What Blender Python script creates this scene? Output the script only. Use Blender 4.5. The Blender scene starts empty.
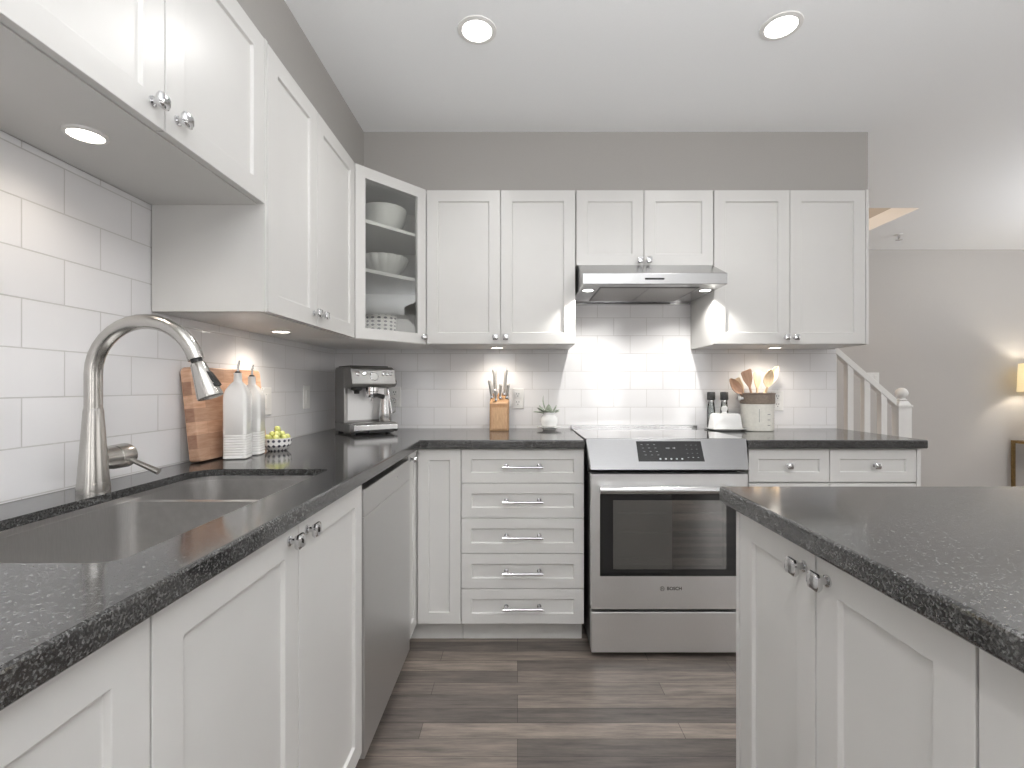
import bpy, bmesh, math, random
from mathutils import Vector, Matrix
random.seed(7)
R = math.radians
sc = bpy.context.scene
COL = sc.collection

# ------------------------------------------------------------------ camera
cd = bpy.data.cameras.new('camera')
cam = bpy.data.objects.new('camera', cd)
COL.objects.link(cam)
cam.location = (0, 0, 1.185)
cam.rotation_euler = (R(90), 0, 0)
cd.sensor_width = 36
cd.lens = 480 / 1024 * 36
cd.shift_x = -5.5 / 1024
cd.shift_y = 3.0 / 1024
cd.clip_start = 0.02
sc.camera = cam

# ------------------------------------------------------------------ world, view, room light
w = bpy.data.worlds.new('world')
sc.world = w
w.use_nodes = True
w.node_tree.nodes['Background'].inputs[0].default_value = (0.75, 0.82, 0.9, 1)
w.node_tree.nodes['Background'].inputs[1].default_value = 0.6
vs = sc.view_settings
vs.view_transform = 'Standard'
vs.look = 'None'
vs.exposure = 0.0
vs.gamma = 1.0
vs.use_curve_mapping = False


def area(name, loc, rot, sx, sy, power, col=(1, 1, 1)):
    l = bpy.data.lights.new(name, 'AREA')
    l.shape = 'RECTANGLE'
    l.size, l.size_y = sx, sy
    l.energy = power
    l.color = col
    o = bpy.data.objects.new(name, l)
    COL.objects.link(o)
    o.location = loc
    o.rotation_euler = rot
    return o


# lamps standing in for rear windows, plus an added side fill; no openings built
for wx in (-0.35, 1.6, 3.1):
    area('daylight_rear', (wx, -3.2, 1.45), (R(90), 0, 0), 0.5, 1.9, 14, (1.0, 0.99, 0.98))
area('side_fill', (5.8, 0.3, 1.45), (R(90), 0, R(90)), 3.6, 1.9, 28, (1.0, 0.985, 0.97))  # added fill with no window behind it, brightens the far wall
# added up-facing lamps that brighten the ceiling behind the camera and the living area
area('bounce_kitchen', (0.55, -0.4, 1.6), (R(180), 0, 0), 1.2, 1.2, 74, (0.99, 0.995, 1.0))
area('bounce_living', (4.7, 2.2, 1.5), (R(180), 0, 0), 1.4, 1.4, 52, (0.99, 0.995, 1.0))

LAMP = dict(pot=25, puck=5.8, sink_puck=2.6, hood=12, table=30.0, stairs=30)

# ------------------------------------------------------------------ materials


def srgb(r, g, b):
    f = lambda c: c / 12.92 if c <= 0.04045 else ((c + 0.055) / 1.055) ** 2.4
    return (f(r / 255), f(g / 255), f(b / 255), 1)


class NT:
    def __init__(s, name):
        s.m = bpy.data.materials.new(name)
        s.m.use_nodes = True
        s.t = s.m.node_tree
        s.p = s.t.nodes['Principled BSDF']
        s.out = s.t.nodes['Material Output']

    def n(s, typ, **kw):
        x = s.t.nodes.new(typ)
        for k, v in kw.items():
            setattr(x, k, v)
        return x

    def l(s, a, b):
        s.t.links.new(a, b)

    def coord(s, scale=(1, 1, 1), rot=(0, 0, 0), loc=(0, 0, 0)):
        tc = s.n('ShaderNodeTexCoord')
        mp = s.n('ShaderNodeMapping')
        mp.inputs['Scale'].default_value = scale
        mp.inputs['Rotation'].default_value = rot
        mp.inputs['Location'].default_value = loc
        s.l(tc.outputs['Object'], mp.inputs['Vector'])
        return mp.outputs['Vector']

    def noise(s, vec, scale, detail=2, rough=0.5):
        x = s.n('ShaderNodeTexNoise')
        x.inputs['Scale'].default_value = scale
        x.inputs['Detail'].default_value = detail
        x.inputs['Roughness'].default_value = rough
        s.l(vec, x.inputs['Vector'])
        return x.outputs['Fac']

    def ramp(s, fac, stops):
        x = s.n('ShaderNodeValToRGB')
        e = x.color_ramp.elements
        while len(e) < len(stops):
            e.new(0.5)
        for i, (p, c) in enumerate(stops):
            e[i].position = p
            e[i].color = c
        s.l(fac, x.inputs['Fac'])
        return x.outputs['Color']

    def bump(s, h, strength, dist=0.001):
        x = s.n('ShaderNodeBump')
        x.inputs['Strength'].default_value = strength
        x.inputs['Distance'].default_value = dist
        s.l(h, x.inputs['Height'])
        s.l(x.outputs['Normal'], s.p.inputs['Normal'])


def mk(name, col, rough=0.5, metal=0.0, var=0.04, vscale=40, bump=0.0, spec=0.5, aniso=0.0, stretch=(1, 1, 1), coat=0.0):
    """Principled material whose colour and relief come from a noise texture."""
    t = NT(name)
    v = t.coord(scale=stretch)
    f = t.noise(v, vscale, 3)
    a = tuple(c * (1 - var) for c in col[:3]) + (1,)
    b = tuple(min(1, c * (1 + var)) for c in col[:3]) + (1,)
    t.l(t.ramp(f, [(0.3, a), (0.7, b)]), t.p.inputs['Base Color'])
    t.p.inputs['Roughness'].default_value = rough
    t.p.inputs['Metallic'].default_value = metal
    t.p.inputs['Specular IOR Level'].default_value = spec
    t.p.inputs['Anisotropic'].default_value = aniso
    t.p.inputs['Coat Weight'].default_value = coat
    if bump:
        t.bump(f, bump)
    return t.m


def emit(name, col, strength):
    t = NT(name)
    t.p.inputs['Base Color'].default_value = (0.9, 0.9, 0.9, 1)
    t.p.inputs['Emission Color'].default_value = col
    t.p.inputs['Emission Strength'].default_value = strength
    return t.m


M = {}
M['cab'] = mk('white_lacquer', (0.67, 0.662, 0.645, 1), 0.30, var=0.012, vscale=6)
M['cab_in'] = mk('cabinet_melamine', (0.84, 0.835, 0.82, 1), 0.5, var=0.02, vscale=6)
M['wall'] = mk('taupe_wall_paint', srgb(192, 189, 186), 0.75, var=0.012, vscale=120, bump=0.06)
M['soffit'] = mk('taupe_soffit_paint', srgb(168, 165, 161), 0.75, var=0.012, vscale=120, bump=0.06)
M['ceil'] = mk('ceiling_paint', (0.94, 0.95, 0.96, 1), 0.8, var=0.01, vscale=160, bump=0.05)
M['white'] = mk('white_paint', (0.80, 0.79, 0.77, 1), 0.4, var=0.01)
M['toe'] = mk('toe_kick_laminate', (0.70, 0.69, 0.67, 1), 0.45, var=0.03, vscale=15)
M['chrome'] = mk('polished_chrome', (0.68, 0.68, 0.69, 1), 0.09, 1.0, var=0.01)
M['steel'] = mk('brushed_steel', (0.60, 0.60, 0.60, 1), 0.25, 1.0, var=0.05, vscale=60, bump=0.03, stretch=(1, 1, 26))
M['steel_v'] = mk('brushed_steel_front', (0.80, 0.80, 0.80, 1), 0.42, 1.0, var=0.025, vscale=40, bump=0.02, stretch=(30, 30, 1))
M['hood_steel'] = mk('brushed_hood_steel', (0.46, 0.46, 0.46, 1), 0.26, 1.0, var=0.05, vscale=60, bump=0.02, stretch=(1, 30, 30))
M['panel_steel'] = mk('satin_panel_steel', (0.36, 0.36, 0.365, 1), 0.34, 1.0, var=0.03, vscale=40, bump=0.02, stretch=(1, 30, 30))
M['machine'] = mk('satin_machine_steel', (0.40, 0.395, 0.385, 1), 0.36, 1.0, var=0.05, vscale=60, bump=0.02, stretch=(1, 1, 20))
M['nickel'] = mk('brushed_nickel', (0.50, 0.485, 0.46, 1), 0.25, 1.0, var=0.04, vscale=80, bump=0.02, stretch=(1, 1, 20))
M['sink'] = mk('satin_sink_steel', (0.64, 0.63, 0.62, 1), 0.33, 1.0, var=0.05, vscale=50, bump=0.03, stretch=(1, 14, 1))
M['dw'] = mk('dishwasher_steel', (0.64, 0.635, 0.63, 1), 0.40, 1.0, var=0.03, vscale=40, bump=0.02, stretch=(30, 30, 1))
M['knife_steel'] = mk('satin_knife_steel', (0.62, 0.61, 0.59, 1), 0.38, 0.6, var=0.1, vscale=90)
M['black'] = mk('black_plastic', (0.012, 0.012, 0.012, 1), 0.35, var=0.1)
M['blackglass'] = mk('black_glass', (0.01, 0.01, 0.011, 1), 0.05, var=0.05, coat=0.4)
M['ceran'] = mk('black_ceramic_glass', (0.012, 0.012, 0.013, 1), 0.04, var=0.05, coat=1.0)
M['ceran'].node_tree.nodes['Principled BSDF'].inputs['IOR'].default_value = 1.9
M['dark'] = mk('dark_enamel', (0.05, 0.048, 0.046, 1), 0.4, var=0.1)
M['darksteel'] = mk('dark_mesh_filter', (0.30, 0.29, 0.28, 1), 0.4, 1.0, var=0.3, vscale=260)
M['ceramic'] = mk('white_glazed_ceramic', (0.88, 0.87, 0.85, 1), 0.15, var=0.01)
M['porcelain'] = mk('porcelain', (0.80, 0.80, 0.79, 1), 0.2, var=0.01)
M['plate'] = mk('switch_plate_plastic', (0.83, 0.825, 0.81, 1), 0.35, var=0.01)
M['slot'] = mk('outlet_slot', (0.06, 0.06, 0.06, 1), 0.5)
M['brass'] = mk('aged_gold_metal', (0.33, 0.22, 0.10, 1), 0.35, 1.0, var=0.15)
M['leaf'] = mk('grey_green_leaf', srgb(160, 170, 154), 0.55, var=0.25, vscale=60)
M['grape'] = mk('green_grape_skin', srgb(196, 200, 124), 0.3, var=0.15, vscale=40)
M['soil'] = mk('soil', (0.05, 0.035, 0.025, 1), 0.9, var=0.4, vscale=150)
M['marks'] = mk('printed_grey_ink', (0.10, 0.10, 0.105, 1), 0.5)
M['stone'] = mk('taupe_stoneware', srgb(136, 122, 110), 0.6, var=0.12, vscale=90, bump=0.1)
M['smoke'] = mk('grinder_cap', (0.06, 0.06, 0.06, 1), 0.35, var=0.2, vscale=120)
M['lens'] = emit('lamp_lens', (1, 0.97, 0.92, 1), 9)
M['puck'] = emit('puck_lens', (1, 0.93, 0.82, 1), 9)
M['glow'] = mk('display_print', (0.40, 0.42, 0.43, 1), 0.4)
M['faint'] = mk('faint_display_print', (0.13, 0.135, 0.14, 1), 0.4)


def wood(name, c1, c2, scale=(1, 1, 1), rough=0.45, blocks=None):
    t = NT(name)
    v = t.coord(scale=scale)
    f = t.noise(v, 30, 5, 0.6)
    c = t.ramp(f, [(0.3, c1), (0.7, c2)])
    if blocks:
        tc = t.n('ShaderNodeTexCoord')
        sep = t.n('ShaderNodeSeparateXYZ')
        cmb = t.n('ShaderNodeCombineXYZ')
        t.l(tc.outputs['Object'], sep.inputs[0])
        t.l(sep.outputs['Y'], cmb.inputs['X'])
        t.l(sep.outputs['Z'], cmb.inputs['Y'])
        br = t.n('ShaderNodeTexBrick')
        br.inputs['Scale'].default_value = 1
        br.inputs['Brick Width'].default_value = blocks[0]
        br.inputs['Row Height'].default_value = blocks[1]
        br.inputs['Mortar Size'].default_value = 0.0004
        br.inputs['Color1'].default_value = (0.70, 0.70, 0.70, 1)
        br.inputs['Color2'].default_value = (1.0, 1.0, 1.0, 1)
        br.inputs['Mortar'].default_value = (0.55, 0.5, 0.5, 1)
        t.l(cmb.outputs[0], br.inputs['Vector'])
        mx = t.n('ShaderNodeMix', data_type='RGBA', blend_type='MULTIPLY')
        mx.inputs[0].default_value = 1
        t.l(c, mx.inputs[6])
        t.l(br.outputs['Color'], mx.inputs[7])
        c = mx.outputs[2]
    t.l(c, t.p.inputs['Base Color'])
    t.p.inputs['Roughness'].default_value = rough
    t.bump(f, 0.05)
    return t.m


M['board'] = wood('butcher_block', srgb(196, 150, 120), srgb(228, 188, 160), (1, 0.4, 3), 0.45, (0.11, 0.042))
M['block'] = wood('knife_block_wood', srgb(150, 114, 78), srgb(178, 140, 102), (6, 6, 0.6))
M['block_front'] = wood('knife_block_label_wood', srgb(176, 140, 104), srgb(198, 162, 124), (6, 6, 0.6))
M['beech'] = wood('pale_beech', srgb(228, 200, 162), srgb(242, 220, 188), (8, 8, 0.6))
M['walnut'] = wood('reddish_wood', srgb(186, 146, 120), srgb(206, 168, 142), (8, 8, 0.6))


def granite():
    t = NT('dark_speckled_stone')
    v = t.coord()
    a = t.noise(v, 330, 2, 0.7)
    base = t.ramp(a, [(0.40, (0.008, 0.008, 0.008, 1)), (0.52, (0.030, 0.030, 0.031, 1)), (0.60, (0.10, 0.10, 0.10, 1)), (0.68, (0.19, 0.19, 0.185, 1))])
    vo = t.n('ShaderNodeTexVoronoi')
    vo.inputs['Scale'].default_value = 400
    t.l(v, vo.inputs['Vector'])
    rnd = t.n('ShaderNodeSeparateColor')
    t.l(vo.outputs['Color'], rnd.inputs[0])
    fleck = t.ramp(rnd.outputs[0], [(0.0, (0.008, 0.008, 0.008, 1)), (0.55, (0.03, 0.03, 0.03, 1)), (0.85, (0.10, 0.10, 0.098, 1)), (1.0, (0.24, 0.24, 0.235, 1))])
    mx = t.n('ShaderNodeMix', data_type='RGBA')
    mx.inputs[0].default_value = 0.5
    t.l(base, mx.inputs[6])
    t.l(fleck, mx.inputs[7])
    t.l(mx.outputs[2], t.p.inputs['Base Color'])
    t.p.inputs['Roughness'].default_value = 0.11
    t.p.inputs['IOR'].default_value = 1.95
    return t.m


M['granite'] = granite()


def tiles(name, ax, z0, off, wdt, hgt):
    """White glazed subway tile in running bond; ax picks the horizontal axis."""
    t = NT(name)
    tc = t.n('ShaderNodeTexCoord')
    sep = t.n('ShaderNodeSeparateXYZ')
    t.l(tc.outputs['Object'], sep.inputs[0])
    cmb = t.n('ShaderNodeCombineXYZ')
    ah = t.n('ShaderNodeMath', operation='SUBTRACT')
    t.l(sep.outputs[ax], ah.inputs[0])
    ah.inputs[1].default_value = off
    az = t.n('ShaderNodeMath', operation='SUBTRACT')
    t.l(sep.outputs['Z'], az.inputs[0])
    az.inputs[1].default_value = z0
    t.l(ah.outputs[0], cmb.inputs['X'])
    t.l(az.outputs[0], cmb.inputs['Y'])
    br = t.n('ShaderNodeTexBrick')
    br.offset = 0.5
    br.inputs['Scale'].default_value = 1
    br.inputs['Brick Width'].default_value = wdt
    br.inputs['Row Height'].default_value = hgt
    br.inputs['Mortar Size'].default_value = 0.0016
    br.inputs['Mortar Smooth'].default_value = 0.3
    br.inputs['Color1'].default_value = (0.83, 0.825, 0.835, 1)
    br.inputs['Color2'].default_value = (0.80, 0.795, 0.805, 1)
    br.inputs['Mortar'].default_value = (0.60, 0.59, 0.58, 1)
    t.l(cmb.outputs[0], br.inputs['Vector'])
    t.l(br.outputs['Color'], t.p.inputs['Base Color'])
    rr = t.n('ShaderNodeMapRange')
    t.l(br.outputs['Fac'], rr.inputs[0])
    rr.inputs[3].default_value = 0.09
    rr.inputs[4].default_value = 0.7
    t.l(rr.outputs[0], t.p.inputs['Roughness'])
    wav = t.noise(t.coord(), 7, 2)
    b0 = t.n('ShaderNodeBump')
    b0.inputs['Strength'].default_value = 0.25
    b0.inputs['Distance'].default_value = 0.004
    t.l(wav, b0.inputs['Height'])
    b = t.n('ShaderNodeBump', invert=True)
    b.inputs['Strength'].default_value = 0.6
    b.inputs['Distance'].default_value = 0.0012
    t.l(br.outputs['Fac'], b.inputs['Height'])
    t.l(b0.outputs['Normal'], b.inputs['Normal'])
    t.l(b.outputs['Normal'], t.p.inputs['Normal'])
    return t.m


def planks():
    t = NT('grey_brown_plank_floor')
    v = t.coord()
    br = t.n('ShaderNodeTexBrick')
    br.offset = 0.37
    br.offset_frequency = 3
    br.inputs['Scale'].default_value = 1
    br.inputs['Brick Width'].default_value = 0.9
    br.inputs['Row Height'].default_value = 0.077
    br.inputs['Mortar Size'].default_value = 0.0009
    br.inputs['Bias'].default_value = -0.1
    br.inputs['Color1'].default_value = srgb(97, 91, 87)
    br.inputs['Color2'].default_value = srgb(150, 139, 130)
    br.inputs['Mortar'].default_value = srgb(56, 50, 47)
    t.l(v, br.inputs['Vector'])
    g = t.noise(t.coord(scale=(1.2, 14, 1)), 3.4, 7, 0.72)
    gc = t.ramp(g, [(0.30, (0.42, 0.42, 0.43, 1)), (0.5, (0.95, 0.94, 0.93, 1)), (0.70, (1.5, 1.44, 1.38, 1))])
    mx = t.n('ShaderNodeMix', data_type='RGBA', blend_type='MULTIPLY')
    mx.inputs[0].default_value = 0.9
    t.l(br.outputs['Color'], mx.inputs[6])
    t.l(gc, mx.inputs[7])
    t.l(mx.outputs[2], t.p.inputs['Base Color'])
    t.p.inputs['Roughness'].default_value = 0.36
    t.bump(g, 0.15)
    return t.m


M['floor'] = planks()


def pane(name, tint, refl, rough=0.0):
    t = NT(name)
    tr = t.n('ShaderNodeBsdfTransparent')
    tr.inputs[0].default_value = tint
    gl = t.n('ShaderNodeBsdfGlossy')
    gl.inputs['Color'].default_value = (0.9, 0.9, 0.9, 1)
    gl.inputs['Roughness'].default_value = rough
    fr = t.n('ShaderNodeFresnel')
    fr.inputs['IOR'].default_value = 1.5
    ad = t.n('ShaderNodeMath', operation='ADD')
    t.l(fr.outputs[0], ad.inputs[0])
    ad.inputs[1].default_value = refl
    mx = t.n('ShaderNodeMixShader')
    t.l(ad.outputs[0], mx.inputs[0])
    t.l(tr.outputs[0], mx.inputs[1])
    t.l(gl.outputs[0], mx.inputs[2])
    t.l(mx.outputs[0], t.out.inputs['Surface'])
    return t.m


M['glass'] = pane('clear_cabinet_glass', (0.95, 0.955, 0.94, 1), 0.02)
M['oven_glass'] = pane('tinted_oven_glass', (0.55, 0.54, 0.52, 1), 0.20, 0.02)
M['jar_glass'] = pane('clear_jar_glass', (0.90, 0.92, 0.92, 1), 0.04)


def shade_mat():
    t = NT('lamp_shade_linen')
    v = t.coord(scale=(1, 1, 1))
    f = t.noise(v, 300, 2)
    tl = t.n('ShaderNodeBsdfTranslucent')
    df = t.n('ShaderNodeBsdfDiffuse')
    c = t.ramp(f, [(0.3, (0.86, 0.80, 0.66, 1)), (0.7, (0.92, 0.87, 0.74, 1))])
    t.l(c, tl.inputs[0])
    t.l(c, df.inputs[0])
    mx = t.n('ShaderNodeMixShader')
    mx.inputs[0].default_value = 0.45
    t.l(df.outputs[0], mx.inputs[1])
    t.l(tl.outputs[0], mx.inputs[2])
    t.l(mx.outputs[0], t.out.inputs['Surface'])
    return t.m


M['shade'] = shade_mat()


def dotted():
    t = NT('white_bowl_dark_lattice')
    tc = t.n('ShaderNodeTexCoord')
    sep = t.n('ShaderNodeSeparateXYZ')
    t.l(tc.outputs['Object'], sep.inputs[0])
    at = t.n('ShaderNodeMath', operation='ARCTAN2')
    t.l(sep.outputs['Y'], at.inputs[0])
    t.l(sep.outputs['X'], at.inputs[1])

    def wave(src, k, add=None, ka=0):
        m = t.n('ShaderNodeMath', operation='MULTIPLY')
        t.l(src, m.inputs[0])
        m.inputs[1].default_value = k
        m2 = t.n('ShaderNodeMath', operation='MULTIPLY_ADD')
        t.l(add, m2.inputs[0])
        m2.inputs[1].default_value = ka
        t.l(m.outputs[0], m2.inputs[2])
        s = t.n('ShaderNodeMath', operation='SINE')
        t.l(m2.outputs[0], s.inputs[0])
        return s.outputs[0]
    a = wave(at.outputs[0], 8, sep.outputs['Z'], 170)
    b = wave(at.outputs[0], 8, sep.outputs['Z'], -170)
    mu = t.n('ShaderNodeMath', operation='MULTIPLY')
    t.l(a, mu.inputs[0])
    t.l(b, mu.inputs[1])
    c = t.ramp(mu.outputs[0], [(0.30, (0.80, 0.79, 0.78, 1)), (0.45, (0.08, 0.08, 0.11, 1))])
    t.l(c, t.p.inputs['Base Color'])
    t.p.inputs['Roughness'].default_value = 0.25
    return t.m


M['dots'] = dotted()

# ------------------------------------------------------------------ mesh building


class B:
    """Collects shapes into one bmesh; X maps local points to the thing's space."""

    def __init__(s, X=None):
        s.b = bmesh.new()
        s.X = X or Matrix()

    def v(s, p):
        return s.b.verts.new(s.X @ Vector(p))

    def f(s, vs):
        try:
            return s.b.faces.new(vs)
        except ValueError:
            return None

    def box(s, x0, x1, y0, y1, z0, z1):
        v = [s.v((x, y, z)) for z in (z0, z1) for y in (y0, y1) for x in (x0, x1)]
        for i in ((0, 2, 3, 1), (4, 5, 7, 6), (0, 1, 5, 4), (2, 6, 7, 3), (0, 4, 6, 2), (1, 3, 7, 5)):
            s.f([v[k] for k in i])
        return s

    def hexa(s, a, c):
        """solid between two quads given in matching order"""
        n = len(a)
        va = [s.v(p) for p in a]
        vc = [s.v(p) for p in c]
        s.f(va[::-1])
        s.f(vc)
        for i in range(n):
            j = (i + 1) % n
            s.f([va[i], va[j], vc[j], vc[i]])
        return s

    def prism(s, poly, axis, t0, t1):
        """poly of 2-D points extruded along axis ('x': (y,z), 'y': (x,z), 'z': (x,y))"""
        def P(p, t):
            return {'x': (t, p[0], p[1]), 'y': (p[0], t, p[1]), 'z': (p[0], p[1], t)}[axis]
        return s.hexa([P(p, t0) for p in poly], [P(p, t1) for p in poly])

    def lathe(s, prof, c=(0, 0, 0), seg=28, Q=None, cap=True, wob=None):
        Q = Q or Matrix()
        c = Vector(c)
        rings = []
        for r, z in prof:
            ring = []
            for k in range(seg):
                a = 2 * math.pi * k / seg
                rr = r * (wob(a, z) if wob else 1)
                ring.append(s.v(c + Q @ Vector((rr * math.cos(a), rr * math.sin(a), z))))
            rings.append(ring)
        for i in range(len(rings) - 1):
            for k in range(seg):
                j = (k + 1) % seg
                s.f([rings[i][k], rings[i][j], rings[i + 1][j], rings[i + 1][k]])
        if cap:
            s.f(rings[0][::-1])
            s.f(rings[-1])
        return s

    def tube(s, pts, rad, seg=12, cap=True, flat=1.0, ref=None):
        pts = [Vector(p) for p in pts]
        n = len(pts)
        if not isinstance(rad, (list, tuple)):
            rad = [rad] * n
        ref = Vector(ref) if ref else None
        rings = []
        for i in range(n):
            d = (pts[min(i + 1, n - 1)] - pts[max(i - 1, 0)]).normalized()
            if ref is None:
                ref = Vector((0, 0, 1)) if abs(d.z) < 0.9 else Vector((1, 0, 0))
            u = (ref - d * ref.dot(d)).normalized()
            w_ = d.cross(u)
            rings.append([s.v(pts[i] + (u * math.cos(2 * math.pi * k / seg) + w_ * flat * math.sin(2 * math.pi * k / seg)) * rad[i]) for k in range(seg)])
        for i in range(n - 1):
            for k in range(seg):
                j = (k + 1) % seg
                s.f([rings[i][k], rings[i][j], rings[i + 1][j], rings[i + 1][k]])
        if cap:
            s.f(rings[0][::-1])
            s.f(rings[-1])
        return s

    def ball(s, c, r, seg=16, sc_=(1, 1, 1)):
        n = seg // 2
        prof = [(max(1e-4, math.sin(math.pi * i / n)) * r * sc_[0], -math.cos(math.pi * i / n) * r * sc_[2]) for i in range(n + 1)]
        return s.lathe(prof, c, seg)

    def shaker(s, a0, a1, z0, z1, t=0.02, fr=0.057, rec=0.008, g=0.0015):
        """recessed-panel front: local x along, y inward from the front face, z up"""
        a0 += g; a1 -= g; z0 += g; z1 -= g

        def ring(i, y):
            return [s.v(p) for p in ((a0 + i, y, z0 + i), (a1 - i, y, z0 + i), (a1 - i, y, z1 - i), (a0 + i, y, z1 - i))]
        rs = [ring(0, t), ring(0, 0), ring(fr, 0), ring(fr + 0.003, rec)]
        for i in range(3):
            for k in range(4):
                j = (k + 1) % 4
                s.f([rs[i][k], rs[i][j], rs[i + 1][j], rs[i + 1][k]])
        s.f(rs[3])
        s.f(rs[0][::-1])
        return s

    def knob(s, a, z, sz=0.029):
        Q = Matrix.Rotation(R(90), 4, 'X')
        s.lathe([(0.010, -0.0005), (0.010, 0.003), (0.006, 0.005), (0.0055, 0.016)], (a, 0, z), 14, Q)
        h = sz / 2
        q = [(-h * 0.75, -h), (h * 0.75, -h), (h, -h * 0.6), (h, h * 0.6), (h * 0.75, h), (-h * 0.75, h), (-h, h * 0.6), (-h, -h * 0.6)]
        s.hexa([(a + p[0] * 0.85, -0.016, z + p[1] * 0.85) for p in q], [(a + p[0], -0.021, z + p[1]) for p in q])
        s.hexa([(a + p[0], -0.021, z + p[1]) for p in q], [(a + p[0] * 0.97, -0.025, z + p[1] * 0.97) for p in q])
        s.hexa([(a + p[0] * 0.97, -0.025, z + p[1] * 0.97) for p in q], [(a + p[0] * 0.75, -0.029, z + p[1] * 0.75) for p in q])
        s.hexa([(a + p[0] * 0.75, -0.029, z + p[1] * 0.75) for p in q], [(a + p[0] * 0.3, -0.031, z + p[1] * 0.3) for p in q])
        return s

    def bar(s, a, z, ln=0.182):
        for k in (-1, 1):
            s.tube([(a + k * ln * 0.41, 0.001, z), (a + k * ln * 0.41, -0.026, z)], 0.0055, 10)
            s.lathe([(0.010, -0.0005), (0.010, 0.003)], (a + k * ln * 0.41, 0, z), 14, Matrix.Rotation(R(90), 4, 'X'))
        s.tube([(a - ln / 2, -0.030, z - 0.004), (a + ln / 2, -0.030, z - 0.004)], 0.0062, 12)
        return s


ORIGIN = {}


def root_of(o):
    while o.parent:
        o = o.parent
    return o


def tag(o, label, cat, group=None, kind=None):
    if label:
        o['label'] = label
    if cat:
        o['category'] = cat
    if group:
        o['group'] = group
    if kind:
        o['kind'] = kind
    return o


def thing(name, label, cat, loc=(0, 0, 0), group=None, world=True):
    """Empty at the thing's base; world=True when its parts are modelled in room coordinates"""
    o = bpy.data.objects.new(name, None)
    o.empty_display_size = 0.05
    COL.objects.link(o)
    o.location = loc
    ORIGIN[o.name] = Vector(loc) if world else Vector((0, 0, 0))
    return tag(o, label, cat, group)


def mesh_obj(name, b, mat, off=Vector((0, 0, 0)), smooth=True, bevel=0.0, seg=2, angle=35):
    bm = b.b if isinstance(b, B) else b
    bmesh.ops.recalc_face_normals(bm, faces=bm.faces)
    bm.transform(Matrix.Translation(-off))
    me = bpy.data.meshes.new(name)
    bm.to_mesh(me)
    bm.free()
    me.materials.append(M[mat] if isinstance(mat, str) else mat)
    if smooth:
        for p in me.polygons:
            p.use_smooth = True
        me.set_sharp_from_angle(angle=R(angle))
    o = bpy.data.objects.new(name, me)
    COL.objects.link(o)
    if bevel:
        md = o.modifiers.new('edge', 'BEVEL')
        md.width = bevel
        md.segments = seg
        md.limit_method = 'ANGLE'
        md.angle_limit = R(40)
        md.harden_normals = False
    return o


def part(name, b, mat, parent, **kw):
    label = kw.pop('label', None)
    o = mesh_obj(name, b, mat, ORIGIN[root_of(parent).name], **kw)
    o.parent = parent
    if label:
        o['label'] = label
    return o


def single(name, b, mat, loc, label, cat, group=None, world=True, **kw):
    o = mesh_obj(name, b, mat, Vector(loc) if world else Vector((0, 0, 0)), **kw)
    o.location = loc
    return tag(o, label, cat, group)


def struct(name, b, mat, **kw):
    o = mesh_obj(name, b, mat, **kw)
    o['kind'] = 'structure'
    return o


def dup(o, parent=None):
    c = o.copy()
    COL.objects.link(c)
    c.parent = parent
    for ch in o.children:
        dup(ch, c)
    return c


def lamp(name, parent, loc, typ, power, col, **kw):
    l = bpy.data.lights.new(name, typ)
    l.energy = power
    l.color = col
    for k, v in kw.items():
        setattr(l, k, v)
    o = bpy.data.objects.new(name, l)
    COL.objects.link(o)
    o.parent = parent
    o.location = loc
    return o


def rounded(x0, x1, y0, y1, rad, seg=6):
    """rounded rectangle, rad = (x0y0, x1y0, x1y1, x0y1) corner radii"""
    out = []
    for (cx, cy, r, a) in ((x0 + rad[0], y0 + rad[0], rad[0], 180), (x1 - rad[1], y0 + rad[1], rad[1], 270),
                           (x1 - rad[2], y1 - rad[2], rad[2], 0), (x0 + rad[3], y1 - rad[3], rad[3], 90)):
        for k in range(seg + 1):
            t = R(a + 90 * k / seg)
            out.append((cx + r * math.cos(t), cy + r * math.sin(t)))
    return out


# ------------------------------------------------------------------ main dimensions
XW, YW = -1.058, 2.775          # tiled faces of the two kitchen walls
ZC, ZT = 2.50, 0.9465           # ceiling, worktop top
ZB, ZU, ZS = 1.4025, 2.191, 1.71  # underside of wall cabinets, their top, underside over the sink
TH = 0.038
XF = -0.4376                    # front edge of the sink worktop
YF = 2.154                      # front edge of the range-wall worktop
FAR = 4.594

# ------------------------------------------------------------------ room shell
struct('floor', B().box(-1.2, 6.0, -3.4, 4.7, -0.1, 0), 'floor', smooth=False)
OX0, OX1, OY0 = 0.2, 2.957, 3.526
b = B()
b.box(-1.2, 6.1, -3.4, OY0, ZC, ZC + 0.1).box(-1.2, OX0, OY0, 4.7, ZC, ZC + 0.1).box(OX1, 6.1, OY0, 4.7, ZC, ZC + 0.1)
struct('ceiling', b, 'ceil', smooth=False)
struct('wall_left', B().box(-1.2, XW - 0.008, -3.4, 2.9, 0, ZC), 'wall', smooth=False)
struct('wall_back', B().box(XW - 0.008, 1.841, YW + 0.008, 2.90, 0, ZC), 'wall', smooth=False)
struct('wall_far', B().box(-1.2, 6.1, FAR, 4.7, 0, 4.2), 'wall', smooth=False)
struct('wall_right', B().box(6.0, 6.1, -3.4, FAR, 0, ZC), 'wall', smooth=False)
struct('wall_rear', B().box(-1.066, 6.0, -3.4, -3.3, 0, ZC), 'wall', smooth=False)
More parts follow.
